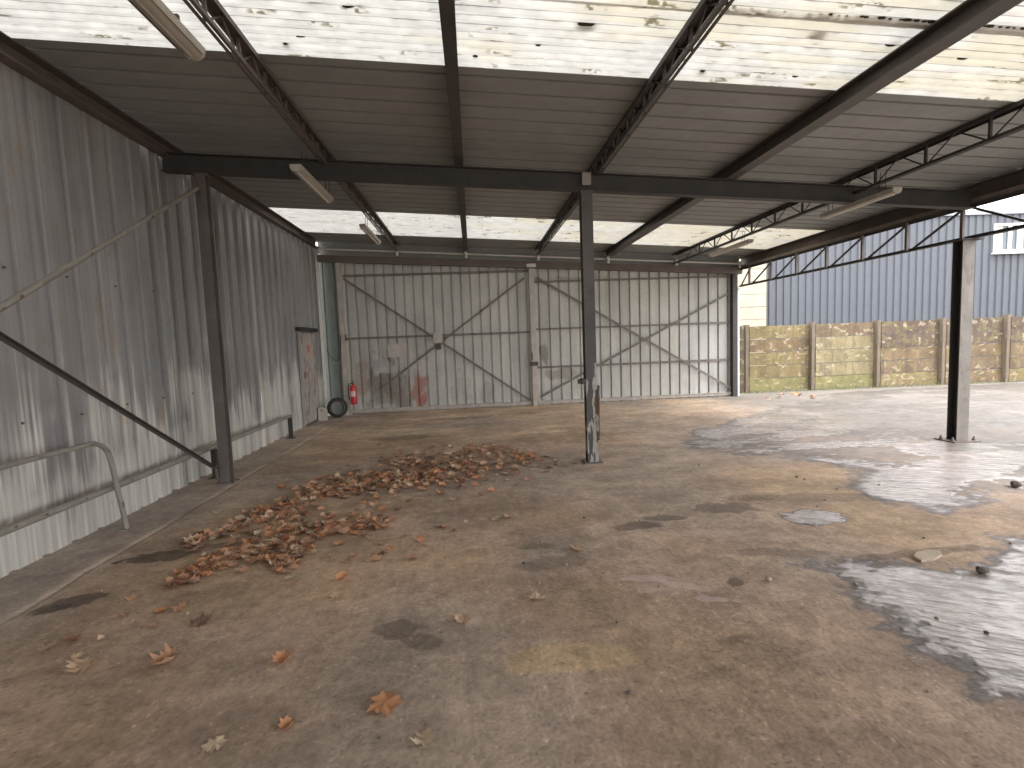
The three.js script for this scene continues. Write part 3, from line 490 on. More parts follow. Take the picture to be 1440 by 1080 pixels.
{
  const L = gate('stained sheet gate with lock box, beside the fire extinguisher', -2.98, 1.4, [[3.27, 0.05, M.gframe], [1.8, 0.05, M.gframe]], [[[-2.95, 3.2], [1.34, 0.14], M.gframe, 1], [[1.3, 3.1], [-2.3, 0.55], M.gframe, 0]], 5);
  obj('lock_box', [boxG(-0.93, -0.72, 1.62, 1.86, FAR - 0.09, FAR - 0.055)], M.gpale, L); obj('lock_handle', [boxG(-0.88, -0.76, 1.46, 1.6, FAR - 0.075, FAR - 0.055)], M.dark, L);
  obj('grey_plate', boxG(-2.03, -1.58, 1.32, 1.63, FAR - 0.03, FAR - 0.013), M.gpale, L); obj('grey_plate', boxG(-2.4, -2.02, 0.95, 1.26, FAR - 0.028, FAR - 0.006), M.galv, L);
  gate('pale sheet gate with crossed braces, nearer the concrete fence', 1.56, 6.47, [[1.86, 0.045, M.gframe], [0.93, 0.05, M.gframe], [3.0, 0.045, M.gframe]], [[[1.6, 3.1], [6.45, 0.2], M.gframe, 1], [[6.45, 2.6], [1.6, 0.2], M.gframe, 0]], 5);
}
{
  const t = thing('gate_post', 'pinkish grey square post on the hinge side of the stained gate', 'post', [-3.04, 0, FAR - 0.05]);
  obj('shaft', boxG(-3.1, -3.0, 0.0, lintel(-3) + 0.0, FAR - 0.1, FAR + 0.0), M.gpale, t); obj('hinge', [boxG(-3.0, -2.96, 1.75, 1.9, FAR - 0.09, FAR - 0.06)], M.brown, t);
  const c = thing('gate_post', 'pale square post between the two sheet gates', 'post', [1.47, 0, FAR - 0.05]);
  obj('shaft', boxG(1.41, 1.53, 0.0, lintel(1.53) - 0.002, FAR - 0.1, FAR + 0.024), M.gpale, c); obj('latch', [boxG(1.36, 1.56, 0.98, 1.08, FAR - 0.13, FAR - 0.102), rodG([1.42, 1.12, -FAR + 0.12], [1.42, 1.3, -FAR + 0.12], 0.012, 8)], M.dark, c);
  obj('head_block', boxG(1.36, 1.58, lintel(1.5) + 0.02, lintel(1.5) + 0.1, FAR - 0.14, FAR - 0.085), M.white, c);
  const e = thing('corner_post', 'dark steel corner post with a pale outer jamb', 'post', [6.55, 0, FAR - 0.05]);
  obj('shaft', boxG(6.46, 6.58, 0.0, lintel(6.6) - 0.002, FAR - 0.12, FAR + 0.02), M.darkB, e); obj('jamb', boxG(6.583, 6.66, 0.0, 2.7, FAR - 0.06, FAR + 0.06), M.white, e);
}
{ // lintel, closing board and a pale pipe added for the daylight gap under the roof
  const t = thing('lintel_beam', 'dark brown steel lintel over the two sheet gates', 'beam', [1.7, lintel(1.7), FAR]);
  obj('beam', barG([-3.5, lintel(-3.5) + 0.08, -FAR + 0.065], [6.7, lintel(6.7) + 0.08, -FAR + 0.065], 0.12, 0.155), M.brown, t);
  obj('closing_board', barG([-3.52, lintel(-3.52) + 0.32, -FAR - 0.05], [6.7, lintel(6.7) + 0.32, -FAR - 0.05], 0.02, 0.36), M.roof, t);
  const c = thing('daylight_pipe', 'thin pale pipe standing in for the daylight gap above the gates', 'pipe', [1.7, purY(1.7) - 0.05, FAR - 0.15]);
  obj('pipe', rodG([-3.3, purY(-3.3) - 0.04, -FAR + 0.12], [6.6, purY(6.6) - 0.04, -FAR + 0.12], 0.022, 10), M.white, c);
  for (const x of [-3.42, -1.66, -0.07, 1.63, 3.32, 5.0, 6.6]) obj('clip', [new THREE.CylinderGeometry(0.035, 0.035, 0.1, 12).translate(x, purY(x) - 0.1, -FAR + 0.2), boxG(x - 0.03, x + 0.03, purY(x) - 0.05, purY(x) + 0.002, FAR - 0.23, FAR - 0.09)], M.white, c);
}
{ // return wall between the long wall and the gate
  const t = thing('return_panel', 'narrow dark green sheet panel in the corner behind the tyre', 'panel', [-3.3, 0, FAR + 0.06]);
  M.green = std({ map: grainTex([0.14, 0.155, 0.14], 0.3, 256, 4, 2), roughness: 0.6 });
  obj('sheet', sheetG(ribProfile(2, 0.25, 0.03, 0.02, 0.01), lintel(-3.1) + 0.1, [-3.56, -0.02, -FAR - 0.06], [1, 0, 0], [0, 0, 1], [0, 1, 0], 0.002), M.green, t);
  obj('cable', tubeG([[-3.45, 1.55, -FAR + 0.02], [-3.35, 1.35, -FAR + 0.0], [-3.22, 1.3, -FAR + 0.02], [-3.12, 1.45, -FAR + 0.1], [-3.08, 1.9, -FAR + 0.11]], 0.008, 30, 6), M.wire, t);
}
console.log('gates');

// ---------------------------------------------------------------- fluorescent lamps (unlit)
M.lampBody = std({ map: grainTex([0.42, 0.39, 0.33], 0.25), roughness: 0.5 });
M.diff = new THREE.MeshPhysicalMaterial({ color: lin(0.46, 0.41, 0.34), roughness: 0.45, transmission: 0.12, thickness: 0, side: THREE.DoubleSide });
M.tube = std({ color: lin(0.75, 0.75, 0.72), roughness: 0.3 });
function lamp(label, x, y, d0, d1, w, hang) {
  const t = thing('fluorescent_lamp', label, 'lamp', [x, y, (d0 + d1) / 2], 'unlit fluorescent lamps under the roof');
  obj('housing', [boxG(x - w / 2, x + w / 2, y + 0.05, y + 0.085, d0, d1), boxG(x - w / 2, x - w / 2 + 0.006, y + 0.03, y + 0.05, d0 + 0.031, d1 - 0.031), boxG(x + w / 2 - 0.006, x + w / 2, y + 0.03, y + 0.05, d0 + 0.031, d1 - 0.031)], M.lampBody, t);
  const s = new THREE.CylinderGeometry(w / 2 * 0.96, w / 2 * 0.96, d1 - d0 - 0.05, 20, 1, true, Math.PI / 2, Math.PI); s.rotateX(Math.PI / 2); s.scale(0.9, 0.62, 1); s.translate(x, y + 0.05, -(d0 + d1) / 2);
  { const p = s.attributes.position; let up = 0; for (let i = 0; i < p.count; i++) up += p.getY(i) - (y + 0.05); if (up > 0) { s.translate(0, -(y + 0.05), 0); s.scale(1, -1, 1); s.translate(0, y + 0.05, 0); } s.computeVertexNormals(); }
  obj('diffuser', s, M.diff, t);
  obj('tube', rodG([x, y + 0.02, -d0 - 0.05], [x, y + 0.02, -d1 + 0.05], 0.013, 10), M.tube, t);
  for (const [a, b] of [[d0, d0 + 0.03], [d1 - 0.03, d1]]) { const c = new THREE.CylinderGeometry(w / 2, w / 2, b - a, 20, 1, false, Math.PI / 2, Math.PI).rotateX(Math.PI / 2).scale(0.93, 0.66, 1); const p = c.attributes.position; let up = 0; for (let i = 0; i < p.count; i++) up += p.getY(i); if (up > 0) c.rotateZ(Math.PI); c.translate(x, y + 0.0495, -(a + b) / 2); obj('end_cap', c, M.lampBody, t); }
  for (const d of [lerp(d0, d1, 0.14), lerp(d0, d1, 0.86)]) { if (hang > 0.15) { obj('wire', tubeG([[x, y + 0.085, -d], [x + 0.012, y + 0.085 + hang * 0.5, -d - 0.02], [hang > 0.15 ? x + 0.02 : x, y + 0.085 + hang, -d - 0.01]], 0.004, 10, 5), M.wire, t); obj('wire', tubeG([[x + 0.02, y + 0.085, -d - 0.12], [x + 0.03, y + 0.085 + hang, -d - 0.12]], 0.004, 4, 5), M.wire, t); } else obj('bracket', boxG(x - 0.012, x + 0.012, y + 0.085, y + 0.085 + hang, d - 0.012, d + 0.012), M.brown, t); }
  return t;
}
lamp('dusty fluorescent lamp below the near translucent roof strip', -1.8, 3.58, 2.4, 3.82, 0.14, 0.1);
lamp('fluorescent lamp hung just beyond the main beam, left of the middle', -1.82, 3.5, 5.85, 7.15, 0.12, 0.2);
lamp('fluorescent lamp under the far translucent strip, near the stained gate', -1.72, 3.52, 8.75, 10.2, 0.1, 0.2);
lamp('fluorescent lamp hanging on thin wires by the outer post', 4.98, 3.12, 5.74, 6.99, 0.11, 0.26);
lamp('far fluorescent lamp hanging near the eaves and pale gate', 4.98, 3.15, 8.9, 10.4, 0.11, 0.2);

// ---------------------------------------------------------------- corner things
{
  const x = -2.87, d = FAR - 0.14, t = thing('fire_extinguisher', 'red fire extinguisher hanging on the stained gate', 'extinguisher', [x, 0.22, d]);
  const prof = [[0.001, 0.24], [0.055, 0.245], [0.072, 0.265], [0.075, 0.3], [0.075, 0.62], [0.068, 0.66], [0.045, 0.69], [0.022, 0.705], [0.022, 0.725]].map(([r, y]) => new THREE.Vector2(r, y));
  obj('cylinder', new THREE.LatheGeometry(prof, 24).translate(x, 0, -d), std({ color: lin(0.5, 0.02, 0.025), roughness: 0.3 }), t);
  obj('label_band', new THREE.CylinderGeometry(0.0762, 0.0762, 0.13, 20, 1, true, -0.9, 1.8).translate(x, 0.5, -d), std({ color: lin(0.62, 0.45, 0.42), roughness: 0.5, side: THREE.DoubleSide }), t);
  obj('valve', [new THREE.CylinderGeometry(0.024, 0.024, 0.045, 12).translate(x, 0.745, -d), barG([x, 0.785, -d - 0.03], [x, 0.81, -d + 0.1], 0.02, 0.012), barG([x, 0.765, -d - 0.02], [x, 0.765, -d + 0.09], 0.018, 0.01)], M.darkB, t);
  obj('hose', tubeG([[x, 0.745, -d + 0.02], [x - 0.07, 0.73, -d + 0.03], [x - 0.105, 0.62, -d + 0.03], [x - 0.1, 0.45, -d + 0.02], [x - 0.09, 0.36, -d + 0.02]], 0.011, 30, 8), M.wire, t);
  obj('wall_hook', boxG(x - 0.02, x + 0.02, 0.62, 0.7, d + 0.05, d + 0.13), M.brown, t);
}
{
  const t = thing('old_tyre', 'worn black tyre standing upright in the far corner', 'tyre', [-3.16, 0, 11.95]);
  const R = 0.27, prof = [[0.165, -0.07], [0.175, -0.085], [0.22, -0.092], [0.255, -0.08], [0.268, -0.055], [0.27, 0], [0.268, 0.055], [0.255, 0.08], [0.22, 0.092], [0.175, 0.085], [0.165, 0.07], [0.185, 0.05], [0.235, 0.045], [0.25, 0], [0.235, -0.045], [0.185, -0.05], [0.165, -0.07]].map(([r, y]) => new THREE.Vector2(r, y));
  const mk = (g) => { g.rotateX(Math.PI / 2); g.rotateY(0.35); g.rotateX(-0.12); g.scale(0.82, 0.82, 0.82); g.translate(-3.16, 0.82 * R + 0.008, -11.95); return g; };
  obj('casing', mk(new THREE.LatheGeometry(prof, 40)), std({ color: lin(0.022, 0.021, 0.02), roughness: 0.75 }), t);
  const blk = []; for (let i = 0; i < 36; i++) for (const s of [-1, 1]) { const b = new THREE.BoxGeometry(0.012, 0.05, 0.03); b.translate(0.272, s * 0.03, (s > 0 ? 0.012 : 0)); b.rotateY(i / 36 * Math.PI * 2); blk.push(b); }
  obj('tread', mk(mergeGeometries(blk)), std({ color: lin(0.028, 0.027, 0.026), roughness: 0.8 }), t);
  obj('bead_ring', mk(new THREE.TorusGeometry(0.178, 0.008, 8, 40).rotateX(Math.PI / 2).translate(0, 0.082, 0)), std({ color: lin(0.2, 0.19, 0.18), roughness: 0.6 }), t);
}
{
  const x = -3.38, d = 11.55, t = thing('plastic_canister', 'dirty white plastic canister beside the upright tyre', 'canister', [x, 0, d]);
  const s = new THREE.Shape(); s.moveTo(-0.09, 0); s.lineTo(0.09, 0); s.quadraticCurveTo(0.11, 0, 0.11, 0.02); s.lineTo(0.11, 0.27); s.quadraticCurveTo(0.11, 0.31, 0.07, 0.33); s.lineTo(0.03, 0.36); s.lineTo(-0.04, 0.36); s.quadraticCurveTo(-0.11, 0.36, -0.11, 0.3); s.lineTo(-0.11, 0.02); s.quadraticCurveTo(-0.11, 0, -0.09, 0);
  const h = new THREE.Path(); h.moveTo(-0.06, 0.27); h.lineTo(-0.06, 0.32); h.lineTo(0.0, 0.32); h.lineTo(0.03, 0.27); h.closePath(); s.holes.push(h);
  const g = new THREE.ExtrudeGeometry(s, { depth: 0.11, bevelEnabled: true, bevelSize: 0.012, bevelThickness: 0.015, bevelSegments: 3 }); g.translate(0, 0.013, -0.055); g.scale(0.8, 0.8, 0.8); g.rotateY(0.2); g.translate(x, 0, -d);
  obj('body', g, std({ map: grainTex([0.4, 0.38, 0.34], 0.25), roughness: 0.55 }), t); obj('cap', new THREE.CylinderGeometry(0.024, 0.024, 0.03, 14).translate(x + 0.045, 0.305, -d), M.darkB, t);
}

// ---------------------------------------------------------------- concrete fence, yard side
{
  const P0 = [7.16, 13.02], DX = 1.77, ang = -0.04, n = 9;
  const t = thing('concrete_fence', 'mossy ochre concrete plank fence closing the yard', 'fence', [P0[0], 0, P0[1]]);
  const at = (s) => [P0[0] + s * Math.cos(ang), P0[1] + s * Math.sin(ang)], q = new THREE.Quaternion().setFromAxisAngle(new THREE.Vector3(0, 1, 0), -ang * -1 * -1);
  const tints = [];
  for (let k = 0; k < 6; k++) {
    const base = [[0.29, 0.22, 0.11], [0.35, 0.285, 0.165], [0.22, 0.155, 0.1], [0.165, 0.115, 0.085], [0.25, 0.175, 0.1], [0.3, 0.27, 0.12]][k];
    tints.push(std({ map: tex(512, 256, (u, v, o) => { const x = u * 1.8 + k * 11, y = v * 0.9; const a = fbm(x * 3, y * 3, 4), f = fbm(x * 26, y * 26, 3), st = fbm(x * 6, y * 1.0 + 7, 3); const l = 0.4 + 0.42 * a + 0.3 * (st - 0.5) + 0.3 * (f - 0.5); for (let i = 0; i < 3; i++) o[i] = base[i] * l;
      const m = ss(0.56, 0.68, fbm(x * 9 + 30, y * 7 + 3, 4)) * (0.4 + f); o[0] = lerp(o[0], 0.2, m * 0.4); o[1] = lerp(o[1], 0.19, m * 0.4); o[2] = lerp(o[2], 0.07, m * 0.4);
      const d = ss(0.6, 0.72, fbm(x * 15 + 80, y * 4 + 40, 4)); o[0] = lerp(o[0], 0.11, d * 0.5); o[1] = lerp(o[1], 0.085, d * 0.5); o[2] = lerp(o[2], 0.065, d * 0.5);
      const w = ss(0.63, 0.72, fbm(x * 7 + 8, y * 10 + 20, 4)) * (0.3 + f); o[0] = lerp(o[0], 0.46, w * 0.5); o[1] = lerp(o[1], 0.4, w * 0.5); o[2] = lerp(o[2], 0.29, w * 0.5); }), roughness: 0.9, bumpMap: tex(256, 128, (u, v, o) => { const p = u * 17 + v * 5, q = v * 9 - u * 6; o[0] = o[1] = o[2] = 0.6 * fbm(p, q, 4) + 0.4 * fbm(p * 4.3, q * 4.1, 3); }, false), bumpScale: 0.007 }));
    tints[k].map.repeat.set(1 / 1.8, 1 / 0.9); tints[k].bumpMap.repeat.set(1 / 1.8, 1 / 0.9);
  }
  const pm = std({ map: grainTex([0.17, 0.135, 0.1], 0.4, 256, 4, 4), roughness: 0.9 });
  const V = 5, ph = 0.345;
  for (let i = 0; i < n; i++) {
    const [x, d] = at(i * DX), post = boxG(-0.05, 0.05, 0, 1.79 + rr(-0.01, 0.02), -0.075, 0.075); uvBox(post); piece('fence_post', post, pm, t, [x - P0[0], 0, -(d - P0[1])], q);
    if (i === n - 1) break; const [mx, md] = at((i + 0.5) * DX);
    for (let j = 0; j < V; j++) {
      const k = i < 1 ? [5, 0, 0, 4, 0][j] : i < 2 ? [5, 1, 1, 1, 2][j] : i % 2 ? [4, 2, 4, 3, 3][j] : [0, 2, 4, 3, 3][j];
      const g = new THREE.BoxGeometry(DX - 0.102, ph - 0.014, 0.045, 14, 4, 1), p = g.attributes.position;
      for (let v = 0; v < p.count; v++) { const X = p.getX(v), Y = p.getY(v), e = Math.abs(Y) > 0.13; p.setY(v, Y + (e ? 0.012 * (fbm(X * 5 + i * 9 + j * 3, j + i * 5, 3) - 0.5) : 0)); p.setZ(v, p.getZ(v) + 0.022 * (fbm(X * 3 + i * 7 + j, Y * 6 + j * 5, 3) - 0.5)); } g.computeVertexNormals();
      uvBox(g); { const uv = g.attributes.uv; for (let v = 0; v < uv.count; v++) uv.setXY(v, uv.getX(v) + i * 0.37, uv.getY(v) + j * 0.41); }
      piece('fence_plank', g, tints[k], t, [mx - P0[0], 0.02 + ph * (j + 0.5), -(md - P0[1]) + rr(-0.008, 0.008)], q);
    }
  }
  // first bay is only a stub beside the gate corner
  { const g = boxG(6.7, 7.08, 0.0, 1.76, 12.98, 13.03); obj('fence_plank', g, tints[3], t); }
  // moss and weeds at the foot
  const G = []; for (let i = 0; i < 900; i++) { const s = rr(-0.3, DX * 7.6), [x, d] = at(s); const h = rr(0.02, 0.075) * (vn(s * 1.7, 3) > 0.4 ? 1.4 : 0.6), a = rr(0, 6.28), w = 0.006; const X = x + rr(-0.02, 0.02), D = d - 0.08 - Math.pow(rnd(), 2) * 0.2; const g = new THREE.BufferGeometry(); const lx = Math.cos(a) * h * 0.5, lz = Math.sin(a) * h * 0.5; g.setAttribute('position', new THREE.Float32BufferAttribute([X - w, 0, -D, X + w, 0, -D, X + lx, h, -D + lz], 3)); g.computeVertexNormals(); G.push(g); }
  const m = obj('weeds', G, std({ color: lin(0.12, 0.14, 0.035), roughness: 0.9, side: THREE.DoubleSide })); m.userData = { label: 'thin moss and weeds growing along the foot of the fence', category: 'weeds', kind: 'stuff' };
}
// ---------------------------------------------------------------- buildings beyond the fence
{
  const x0 = 9.5, d0 = 16.6, ang = -0.05, t = thing('warehouse', 'blue grey ribbed metal warehouse with a white window behind the fence', 'building', [x0, 0, d0]);
  M.blue = std({ map: grainTex([0.09, 0.098, 0.116], 0.12, 256, 5, 3), roughness: 0.5 });
  const U = [Math.cos(ang), 0, -Math.sin(ang)], N = [-Math.sin(ang) * -1 * -1, 0, Math.cos(ang)], W = 1.0, H = 5.2, n = 16;
  const nn = new THREE.Vector3(0, 1, 0).cross(new THREE.Vector3(...U)).multiplyScalar(-1); const N2 = [nn.x, nn.y, nn.z].map(v => v); if (N2[2] < 0) { N2[0] *= -1; N2[2] *= -1; }
  const P = (s, y, o) => [x0 + U[0] * s + N2[0] * o, y, -d0 + U[2] * s + N2[2] * o];
  const wx0 = 8.0, wx1 = 9.75, wy0 = 3.93, wy1 = 4.88;
  for (let i = 0; i < n; i++) {
    const prof = ribProfile(4, W / 4, 0.07, 0.035, 0.022);
    if (i * W + W > wx0 && i * W < wx1) { // around the window
      obj('cladding_sheet', [sheetG(prof, wy0 - 0.02, P(i * W, 0, 0), U, N2, [0, 1, 0], 0.002), sheetG(prof, H - wy1, P(i * W, wy1, 0), U, N2, [0, 1, 0], 0.002)], M.blue, t);
    } else obj('cladding_sheet', sheetG(prof, H, P(i * W, 0, 0), U, N2, [0, 1, 0], 0.002), M.blue, t);
  }
  obj('eaves_trim', barG(P(0, H + 0.06, 0.02), P(n * W, H + 0.06, 0.02), 0.08, 0.14), std({ color: lin(0.3, 0.31, 0.34), roughness: 0.5 }), t);
  obj('core_wall', [barG(P(0, H / 2, -0.35), P(n * W, H / 2, -0.35), 0.3, H - 0.02)], std({ color: lin(0.25, 0.25, 0.26), roughness: 0.9 }), t);
  obj('side_wall', barG(P(0.06, H / 2, -0.06), P(0.06, H / 2, -8), 0.05, H - 0.02), M.blue, t);
  const fr = (s0, s1, y0, y1) => barG(P(s0, (y0 + y1) / 2, 0.0), P(s1, (y0 + y1) / 2, 0.0), 0.09, y1 - y0);
  const white = std({ color: lin(0.78, 0.78, 0.76), roughness: 0.4 });
  const win = obj('window', [fr(wx0, wx1, wy0, wy0 + 0.09), fr(wx0, wx1, wy1 - 0.07, wy1), fr(wx0, wx0 + 0.08, wy0 + 0.09, wy1 - 0.07), fr(wx1 - 0.08, wx1, wy0 + 0.09, wy1 - 0.07), fr(wx0 + 0.82, wx0 + 0.98, wy0 + 0.09, wy1 - 0.07)], white, t);
  const glass = std({ color: lin(0.12, 0.14, 0.16), roughness: 0.06 });
  const pane = (s0, s1, m) => obj('pane', barG(P(s0, (wy0 + wy1) / 2 + 0.01, -0.02), P(s1, (wy0 + wy1) / 2 + 0.01, -0.02), 0.01, wy1 - wy0 - 0.16), m, win);
  pane(wx0 + 0.08, wx0 + 0.82, glass); pane(wx0 + 0.98, wx1 - 0.08, glass);
  obj('blind', barG(P(wx0 + 0.1, (wy0 + wy1) / 2 + 0.01, 0.0), P(wx0 + 0.32, (wy0 + wy1) / 2 + 0.01, 0.0), 0.006, wy1 - wy0 - 0.18), std({ color: lin(0.55, 0.5, 0.4), roughness: 0.8 }), win);
  obj('glazing_bar', [barG(P(wx0 + 0.5, (wy0 + wy1) / 2, 0.01), P(wx0 + 0.62, (wy0 + wy1) / 2, 0.01), 0.03, wy1 - wy0 - 0.17)], white, win);
  obj('window_sill', barG(P(wx0 - 0.05, wy0 - 0.03, 0.05), P(wx1 + 0.05, wy0 - 0.03, 0.05), 0.16, 0.05), white, t);
  const b = thing('white_outbuilding', 'pale whitewashed block building beyond the corner of the gate', 'building', [8.2, 0, 16.2]);
  M.lime = std({ map: grainTex([0.4, 0.36, 0.29], 0.2, 256, 4, 4), roughness: 0.9 });
  for (let j = 0; j < 15; j++) obj('block_course', boxG(6.4, 9.42 + (j % 2) * 0.006, j * 0.4, j * 0.4 + 0.388, 15.9 + (j % 3) * 0.004, 19), M.lime, b);
  obj('mortar_core', boxG(6.42, 9.4, 0, 6.0, 15.93, 18.9), std({ color: lin(0.22, 0.2, 0.16), roughness: 0.95 }), b);
}
console.log('buildings');

// ---------------------------------------------------------------- fallen leaves
function leafGeo(v) {
  const L = [[0, -0.5], [0.1, -0.36], [0.36, -0.4], [0.3, -0.22], [0.5, -0.08], [0.4, 0.0], [0.54, 0.26], [0.3, 0.18], [0.26, 0.34], [0.15, 0.26], [0.03, 0.58], [-0.12, 0.28], [-0.22, 0.36], [-0.3, 0.16], [-0.52, 0.28], [-0.42, 0.02], [-0.5, -0.1], [-0.3, -0.2], [-0.34, -0.4], [-0.1, -0.36]];
  const curl = [0.25, 0.6, 0.95, 0.45, 1.3, 0.75][v], fold = [0.1, 0.35, 0.15, -0.3, 0.5, -0.2][v], tw = [0.1, -0.4, 0.5, 0.3, -0.3, 0.6][v];
  const P = [], C = [], I = []; const n = L.length, rings = [0, 0.5, 1];
  const put = (x, y) => { const jx = x * (1 + 0.12 * Math.sin(v * 7 + y * 9)), jy = y * (1 + 0.1 * Math.cos(v * 5 + x * 8)); const rr2 = jx * jx + jy * jy; const z = 0.9 * curl * rr2 * (0.55 + 0.45 * Math.sin(v * 3 + Math.atan2(jy, jx) * 2)) + fold * Math.abs(jx) * 0.6 + tw * jx * jy * 0.6 + 0.03 * Math.sin(jx * 20 + v) ; P.push(jx * (1 - 0.15 * curl), z, -jy * (1 - 0.12 * curl)); const k = 1 - 0.22 * Math.hypot(x, y) + 0.1 * Math.sin(x * 17 + v) * Math.cos(y * 15); C.push(k, k * 0.98, k * 0.96); };
  put(0, -0.1); for (const r of [0.5, 1]) for (const [x, y] of L) put(x * r, (y + 0.1) * r - 0.1);
  for (let i = 0; i < n; i++) { const a = 1 + i, b = 1 + (i + 1) % n, c = a + n, d = b + n; I.push(0, a, b, a, c, d, a, d, b); }
  // stalk
  const s = P.length / 3; const st = [[0, -0.5], [0.04, -0.72], [0.1, -0.9]]; st.forEach(([x, y], i) => { for (const e of [-0.012, 0.012]) { const z = 0.02 + 0.9 * curl * 0.1 * (1 - i * 0.4) + fold * 0.0; P.push(x + e, z, -y); C.push(0.8, 0.8, 0.75); } }); for (let i = 0; i < 2; i++) { const k = s + i * 2; I.push(k, k + 1, k + 3, k, k + 3, k + 2); }
  let g = new THREE.BufferGeometry(); g.setAttribute('position', new THREE.Float32BufferAttribute(P, 3)); g.setAttribute('color', new THREE.Float32BufferAttribute(C, 3)); g.setIndex(I); g.computeVertexNormals(); g.computeBoundingBox(); g.translate(0, -g.boundingBox.min.y, 0); return g;
}
const LG = [0, 1, 2, 3, 4, 5].map(leafGeo);
const LC = [[0.64, 0.32, 0.165], [0.57, 0.33, 0.21], [0.42, 0.24, 0.16], [0.64, 0.45, 0.31], [0.25, 0.15, 0.11], [0.66, 0.53, 0.38]];
const LM = LC.map(c => new THREE.MeshPhysicalMaterial({ color: lin(...c), vertexColors: true, roughness: 0.85, transmission: 0.12, thickness: 0, side: THREE.DoubleSide }));
const LN = ['orange', 'rusty brown', 'dull brown', 'tan', 'dark brown', 'pale straw'], LS = ['nearly flat', 'gently curled', 'twisted', 'drooping', 'tightly curled', 'warped'];
const pickC = (w) => { let t = rnd() * w.reduce((a, b) => a + b); for (let i = 0; i < w.length; i++) { t -= w[i]; if (t < 0) return i; } return 0; };
function leaf(x, d, size, ci, vi, lift = 0, tilt = 0.15, yaw = rnd() * 6.28) { const m = new THREE.Mesh(LG[vi], LM[ci]); m.name = numbered('fallen_leaf'); m.castShadow = m.receiveShadow = true; m.scale.setScalar(size); m.position.set(x, groundH(x, d) + lift + Math.sin(Math.abs(tilt)) * size * 0.2 + 0.001, -d); m.rotation.set(rr(-tilt, tilt), yaw, rr(-tilt, tilt), 'YXZ'); scene.add(m); return m; }
// single leaves on the open floor
const single = [
  [-0.46, 2.2, 0.16, 0, 0, 'large five-pointed orange leaf lying flat alone on the bare floor'],
  [-0.13, 2.86, 0.12, 3, 2, 'curled tan leaf lying next to the dark double floor stain'],
  [0.33, 3.04, 0.12, 5, 1, 'pale yellow leaf lying between the curled tan leaf and pale floor scabs'],
  [-1.04, 2.6, 0.13, 0, 4, 'curled orange leaf standing on edge on the bare floor'],
  [-1.67, 2.67, 0.17, 1, 4, 'folded rusty leaf casting a dark shadow on the floor'],
  [-2.09, 2.68, 0.15, 3, 2, 'long rolled brown leaf near the wall plinth'],
  [-0.86, 2.13, 0.09, 0, 2, 'small curled reddish leaf on the darker floor'],
  [-0.27, 1.98, 0.1, 5, 1, 'crumbled pale leaf fragment on the darker floor'],
  [-1.12, 2.05, 0.1, 5, 3, 'thin pale torn leaf lying near the small reddish leaf'],
  [0.72, 3.75, 0.13, 3, 1, 'dull tan leaf resting in a faint brown floor stain']];
for (const [x, d, s, c, v, label] of single) tag(leaf(x, d, s, c, v, 0, 0.1), label, 'leaf', undefined);
